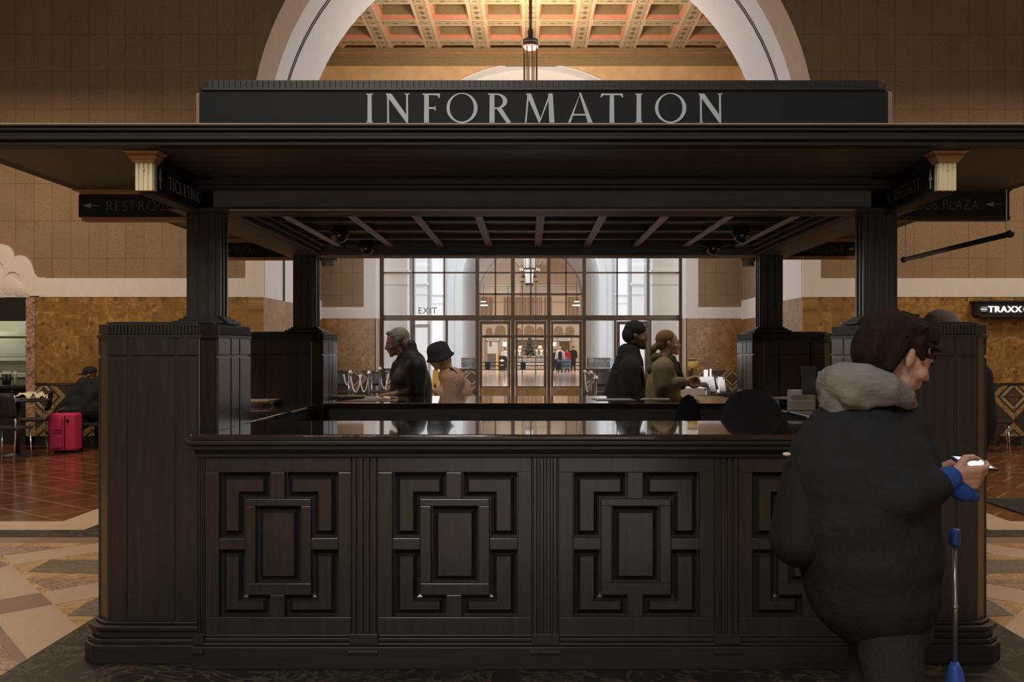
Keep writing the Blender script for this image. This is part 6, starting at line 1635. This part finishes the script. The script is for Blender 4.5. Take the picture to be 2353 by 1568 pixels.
# arms hidden in the sleeves, ending in the wrists
WR = q(2184, 1098, -.135); WL = q(2150, 1090, .05)
bp += [('c', q(2000, 1010, -.17), .048, q(2070, 1140, -.20), .042), ('c', q(2070, 1140, -.20), .040, WR, .026)]
bp += [('c', q(2020, 990, .17), .048, q(2080, 1130, .22), .042), ('c', q(2080, 1130, .20), .040, WL, .026)]
hR = HM(WR, .16, .03, 1.95, .98); hL = HM(WL, -.25, .0, -1.35, .98)
bp += hand_prims(hR, (.42, .50, .60, .72), .6, .008, side=1) + hand_prims(hL, (.5, .6, .7, .8), .6, .008, side=-1)
blob('body', bp, SKF, r, vox=.0052, smooth=1); eyes(HMx, r)
random.seed(11)
hp = [('e', HMx @ ell((.050, 0, .078), (.038, .066, .030))), ('e', HMx @ ell((-.038, 0, .048), (.112, .095, .080))), ('e', HMx @ ell((-.085, 0, .0), (.070, .088, .095))), ('e', HMx @ ell((.012, 0, .088), (.074, .078, .038))), ('e', HMx @ ell((-.07, 0, -.055), (.05, .07, .05)))]
for k in range(110):            # tousled tufts
    a = random.uniform(-1.5, 1.5); b = random.uniform(-.3, 1.25)
    d = Vector((math.cos(b) * math.cos(a * 1.1 + PI * (k % 3 != 0)), math.cos(b) * math.sin(a), math.sin(b)))
    p0 = Vector((-.032, 0, .045)) + Vector((d.x * .098, d.y * .085, d.z * .076)); p1 = p0 + Vector((d.x * .030 + .018, d.y * .014 + random.uniform(-.012, .012), d.z * .014 + random.uniform(-.01, .006)))
    hp.append(('c', T(HMx, p0),   .0125, T(HMx, p1), .0045))
for k in range(9):             # fringe sweeping over the brow and temple
    y_ = -.074 + k * .018; hp.append(('c', T(HMx, (.040, y_, .098)), .014, T(HMx, (.083 - abs(y_) * .35, y_ - .004, .066 - .005 * (k % 3))), .006))
for s in (-1, 1): hp += [('c', T(HMx, (.0, s * .078, .045)), .022, T(HMx, (.030, s * .079, .005)), .009), ('c', T(HMx, (-.05, s * .075, .01)), .03, T(HMx, (-.055, s * .068, -.06)), .02)]
blob('hair', hp, BROWNH, r, vox=.0048, smooth=1)
# hood lying folded round the neck: thick tapering roll, open at the throat
hd = []
ringp = [(2096, 934, -.045, .018), (2075, 912, -.10, .034), (2035, 890, -.135, .046), (1985, 878, -.13, .056), (1940, 878, -.08, .062), (1922, 885, 0, .064), (1935, 882, .09, .060), (1975, 880, .14, .054), (2030, 893, .14, .042), (2085, 930, .05, .022)]
for a, b in zip(ringp, ringp[1:]): hd.append(('c', q(a[0], a[1], a[2]), a[3], q(b[0], b[1], b[2]), b[3]))
hd += [('c', q(1925, 905, -.05), .055, q(1935, 935, -.06), .045), ('c', q(1915, 912, .03), .050, q(1935, 935, .02), .045), ('c', q(1960, 905, -.12), .045, q(2040, 912, -.13), .030), ('c', q(1905, 925, -.04), .030, q(1990, 922, -.13), .028)]
blob('grey_hood', hd, HOODG, r, vox=.008, smooth=2)
jk = [('s', 1.30, Y, q(1978, 985), .105, q(1970, 1050), .175), ('s', 1.22, Y, q(1970, 1050), .19, q(1975, 1180), .215), ('s', 1.15, Y, q(1975, 1180), .215, q(2000, 1330), .205), ('s', 1.15, Y, q(2000, 1330), .20, q(2020, 1395), .155),
      ('c', q(2055, 975), .10, q(2080, 1080), .11), ('s', 1.1, Y, q(2060, 1120), .10, q(2065, 1320), .09)]
jk += [('c', q(1990, 1020, -.15), .085, q(2065, 1140, -.21), .078), ('c', q(2065, 1140, -.22), .078, q(2150, 1116, -.15), .052)]
jk += [('c', q(2010, 1010, .17), .085, q(2080, 1120, .22), .075), ('c', q(2080, 1120, .22), .075, q(2130, 1096, .08), .050)]
jk += [('s', 1.3, Y, q(1935, 960), .06, q(2050, 960), .07)]
for z_ in (1090, 1170, 1250, 1330): jk.append(('s', 1.17, Y, q(1972 + (z_ - 1090) * .12, z_), .222 - (z_ > 1300) * .02, q(1976 + (z_ - 1090) * .12, z_ + 8), .222 - (z_ > 1300) * .02))
blob('parka', jk, JBLK, r, vox=.012, smooth=10)
blob('blue_cuff', [('c', q(2150, 1112, -.145), .046, q(2182, 1100, -.138), .037)], BLUES, r, vox=.006)
blob('blue_sleeve', [('c', q(2185, 1112, -.13), .030, q(2215, 1134, -.12), .028), ('c', q(2215, 1134, -.12), .026, q(2238, 1142, -.11), .018)], BLUES, r, vox=.006)
blob('far_cuff', [('c', q(2128, 1094, .08), .046, q(2150, 1089, .055), .036)], BLUES, r, vox=.006)
t = [('s', 1.2, Y, q(2030, 1390), .14, q(2035, 1430), .14)]
for s in (-1, 1): t += [('c', q(2035, 1420, s * .09), .105, q(2060 if s < 0 else 2000, 1600, s * .10), .085), ('c', q(2060 if s < 0 else 2000, 1600, s * .10), .083, q(2080 if s < 0 else 1930, 1830, s * .1), .06)]
blob('jeans', t, TROU, r, vox=.012)
m = MB([BLACKR])
for s in (-1, 1): m.ball((X(2095 if s < 0 else 1945, Y), Y + s * .1, .055), (.15, .052, .05))
m.build('shoes', r, True)
# phone in the right hand
pc = q(2238, 1066, -.06)
r = thing('phone', 'black phone with a glowing blue and white screen in the hands of the closest person', 'phone', tuple(pc))
Mp = HM(pc, .50, .10, .42)
def slab(mb, x0, x1, y0, y1, z0, z1, m=0): 
    k = len(mb.v); mb.box(x0, x1, y0, y1, z0, z1, m); mb.v[k:] = [tuple(Mp @ Vector(p)) for p in mb.v[k:]]
m = MB([BLACK]); slab(m, -.072, .072, -.036, .036, -.0045, .0045); m.build('phone_body', r, bevel=.004, seg=3)
m = MB([SCREEN, SCREENB]); slab(m, -.064, .050, -.032, .006, .0046, .0056, 0); slab(m, -.064, .050, .006, .030, .0046, .0056, 1); m.build('phone_screen', r)
# shoulder bag on the back
r = thing('shoulder_bag', 'black shoulder bag hanging behind the closest person, a small pale clasp on it', 'bag', tuple(q(1830, 1200)))
blob('bag_body', [('s', 1.5, Y, q(1850, 1080), .065, q(1832, 1240), .085), ('s', 1.5, Y, q(1865, 1080), .065, q(1860, 1240), .085)], BLACKR, r, vox=.010)
m = MB([BLACK]); m.tube([q(1846, 1078, 0), q(1856, 1030, .01), q(1885, 990, .02), q(1930, 960, .03)], .012, n=8); m.build('shoulder_strap', r, True)
m = MB([plain('pale_clasp', (.7, .6, .5), .4)]); m.ball(q(1808, 1044, -.07), (.013, .007, .006)); m.build('clasp', r, True)
# thin silver pole with blue grip and foot
Y = 3.15; px = 2194
r = thing('walking_pole', 'thin silver pole with a blue grip and blue foot standing beside the closest person', 'pole', (X(px, Y), Y, .009))
c = (X(px, Y), Y); zz = lambda p: Z(p, Y)
MB([STEEL]).lathe(c, [(.0075, zz(1525)), (.0075, zz(1250))], n=14).build('shaft', r, True)
MB([BLUEP]).lathe(c, [(.015, zz(1256)), (.018, zz(1250)), (.018, zz(1222)), (.014, zz(1216))], n=18).build('grip', r, True)
MB([BLUEP]).lathe(c, [(.055, .02), (.055, .06), (.030, zz(1560)), (.022, zz(1535)), (.012, zz(1522))], n=18).build('foot_cone', r, True)
MB([BLACKR]).lathe(c, [(.05, .009), (.05, .022)], n=18).build('rubber_pad', r, True)
MB([STEEL]).lathe(c, [(.010, zz(1398)), (.010, zz(1392))], n=14).build('joint_collar', r, True)

# ================================================================== LIGHT AND CAMERA
def area(name, loc, rot, size, power, col, sy=None, spread=None):
    l = bpy.data.lights.new(name, 'AREA'); l.energy = power; l.color = col; l.size = size
    if sy: l.shape = 'RECTANGLE'; l.size_y = sy
    if spread: l.spread = spread
    o = bpy.data.objects.new(name, l); o.location = loc; o.rotation_euler = rot; COL.objects.link(o); return o
def point(name, loc, power, col, r=.2):
    l = bpy.data.lights.new(name, 'POINT'); l.energy = power; l.color = col; l.shadow_soft_size = r
    o = bpy.data.objects.new(name, l); o.location = loc; COL.objects.link(o); return o
WARM = (1.0, .75, .52)
for s in (-1, 1):
    area('assumed_hall_light', (HX + s * 7.6, 12.0, 5.6), (0, 0, 0), 2.2, 170 if s < 0 else 150, WARM)  # assumed warm lamps out of view, no fittings built, light the lower walls
    area('assumed_hall_light_near', (HX + s * 5.6, 5.6, 5.6), (0, 0, 0), 1.6, 128, (1.0, .80, .62))  # assumed nearer pair, also without fittings, added to light the mosaic floor
area('people_fill_light', (HX, 7.9, 5.6), (math.radians(12), 0, 0), 1.5, 95, (1.0, .84, .68))  # added fill without a fitting, brightens the people behind the rear counter
area('assumed_vestibule_uplight', (HX, 21.4, 6.7), (PI, 0, 0), 1.6, 300, (1.0, .73, .47))  # assumed uplight without a fitting, added to brighten ceiling and upper walls
# assumed side daylight: area lights added along solid vestibule walls without windows
for s in (-1, 1):
    area('assumed_side_daylight', (BX + s * 5.3, 19.6, 3.6), (0, s * PI / 2, 0), 4.5, 380, (.93, .95, 1.0), 3.6)
point('hatch_light', (-9.2, 15.9, 2.2), 22, (.95, 1.0, .82), .15)
lf = area('assumed_lamp_before_booth', (-1.6, -2.2, 5.6), (0, 0, 0), 2.4, 250, (1.0, .92, .83))  # assumed lamp out of view, no fitting, added to light the booth front
area('behind_camera_fill', (0.5, -7.2, 1.7), (PI / 2, 0, 0), 5.0, 75, (.93, .96, 1.0), 3.0)  # unseen fill added behind the camera to lift the dark canopy underside
lf.rotation_euler = (Vector((0, 4.6, 1.6)) - lf.location).to_track_quat('-Z', 'Y').to_euler()
area('hall_ambient_fill', (HX, 3.0, 11.6), (0, 0, 0), 12.0, 130, (.95, .97, 1.0))  # ambient fill added below the closed ceiling to raise dark surfaces
# far hall and passage: area lights added besides the visible lamps
area('far_hall_light', (TX, 70, 8.8), (0, 0, 0), 8.0, 2600, (1.0, .88, .74), 20)
area('far_hall_uplight', (TX, 70, 8.9), (PI, 0, 0), 6.0, 800, (1.0, .85, .68), 18)
w = bpy.data.worlds.new('overcast'); SC.world = w; w.use_nodes = True
bg = w.node_tree.nodes['Background']; bg.inputs[0].default_value = (.90, .95, 1.0, 1); bg.inputs[1].default_value = 2.25

cam = bpy.data.cameras.new('camera'); co = bpy.data.objects.new('camera', cam); COL.objects.link(co)
co.location = (0, 0, EYE); co.rotation_euler = (PI / 2, 0, 0)
cam.sensor_fit = 'HORIZONTAL'; cam.sensor_width = 36; cam.lens = 36 * F / 2353
cam.shift_x = (2353 / 2 - CX) / 2353; cam.shift_y = (CY - 1568 / 2) / 2353
cam.clip_end = 300
SC.camera = co
SC.view_settings.view_transform = 'Standard'; SC.view_settings.look = 'None'; SC.view_settings.gamma = 1.0; SC.view_settings.exposure = 0.0
SC.view_settings.use_curve_mapping = False
SC.cycles.max_bounces = 7; SC.cycles.diffuse_bounces = 4; SC.cycles.glossy_bounces = 4; SC.cycles.transparent_max_bounces = 12
SC.cycles.use_denoising = True; SC.cycles.caustics_reflective = False; SC.cycles.caustics_refractive = False
SC.cycles.sample_clamp_indirect = 4.0
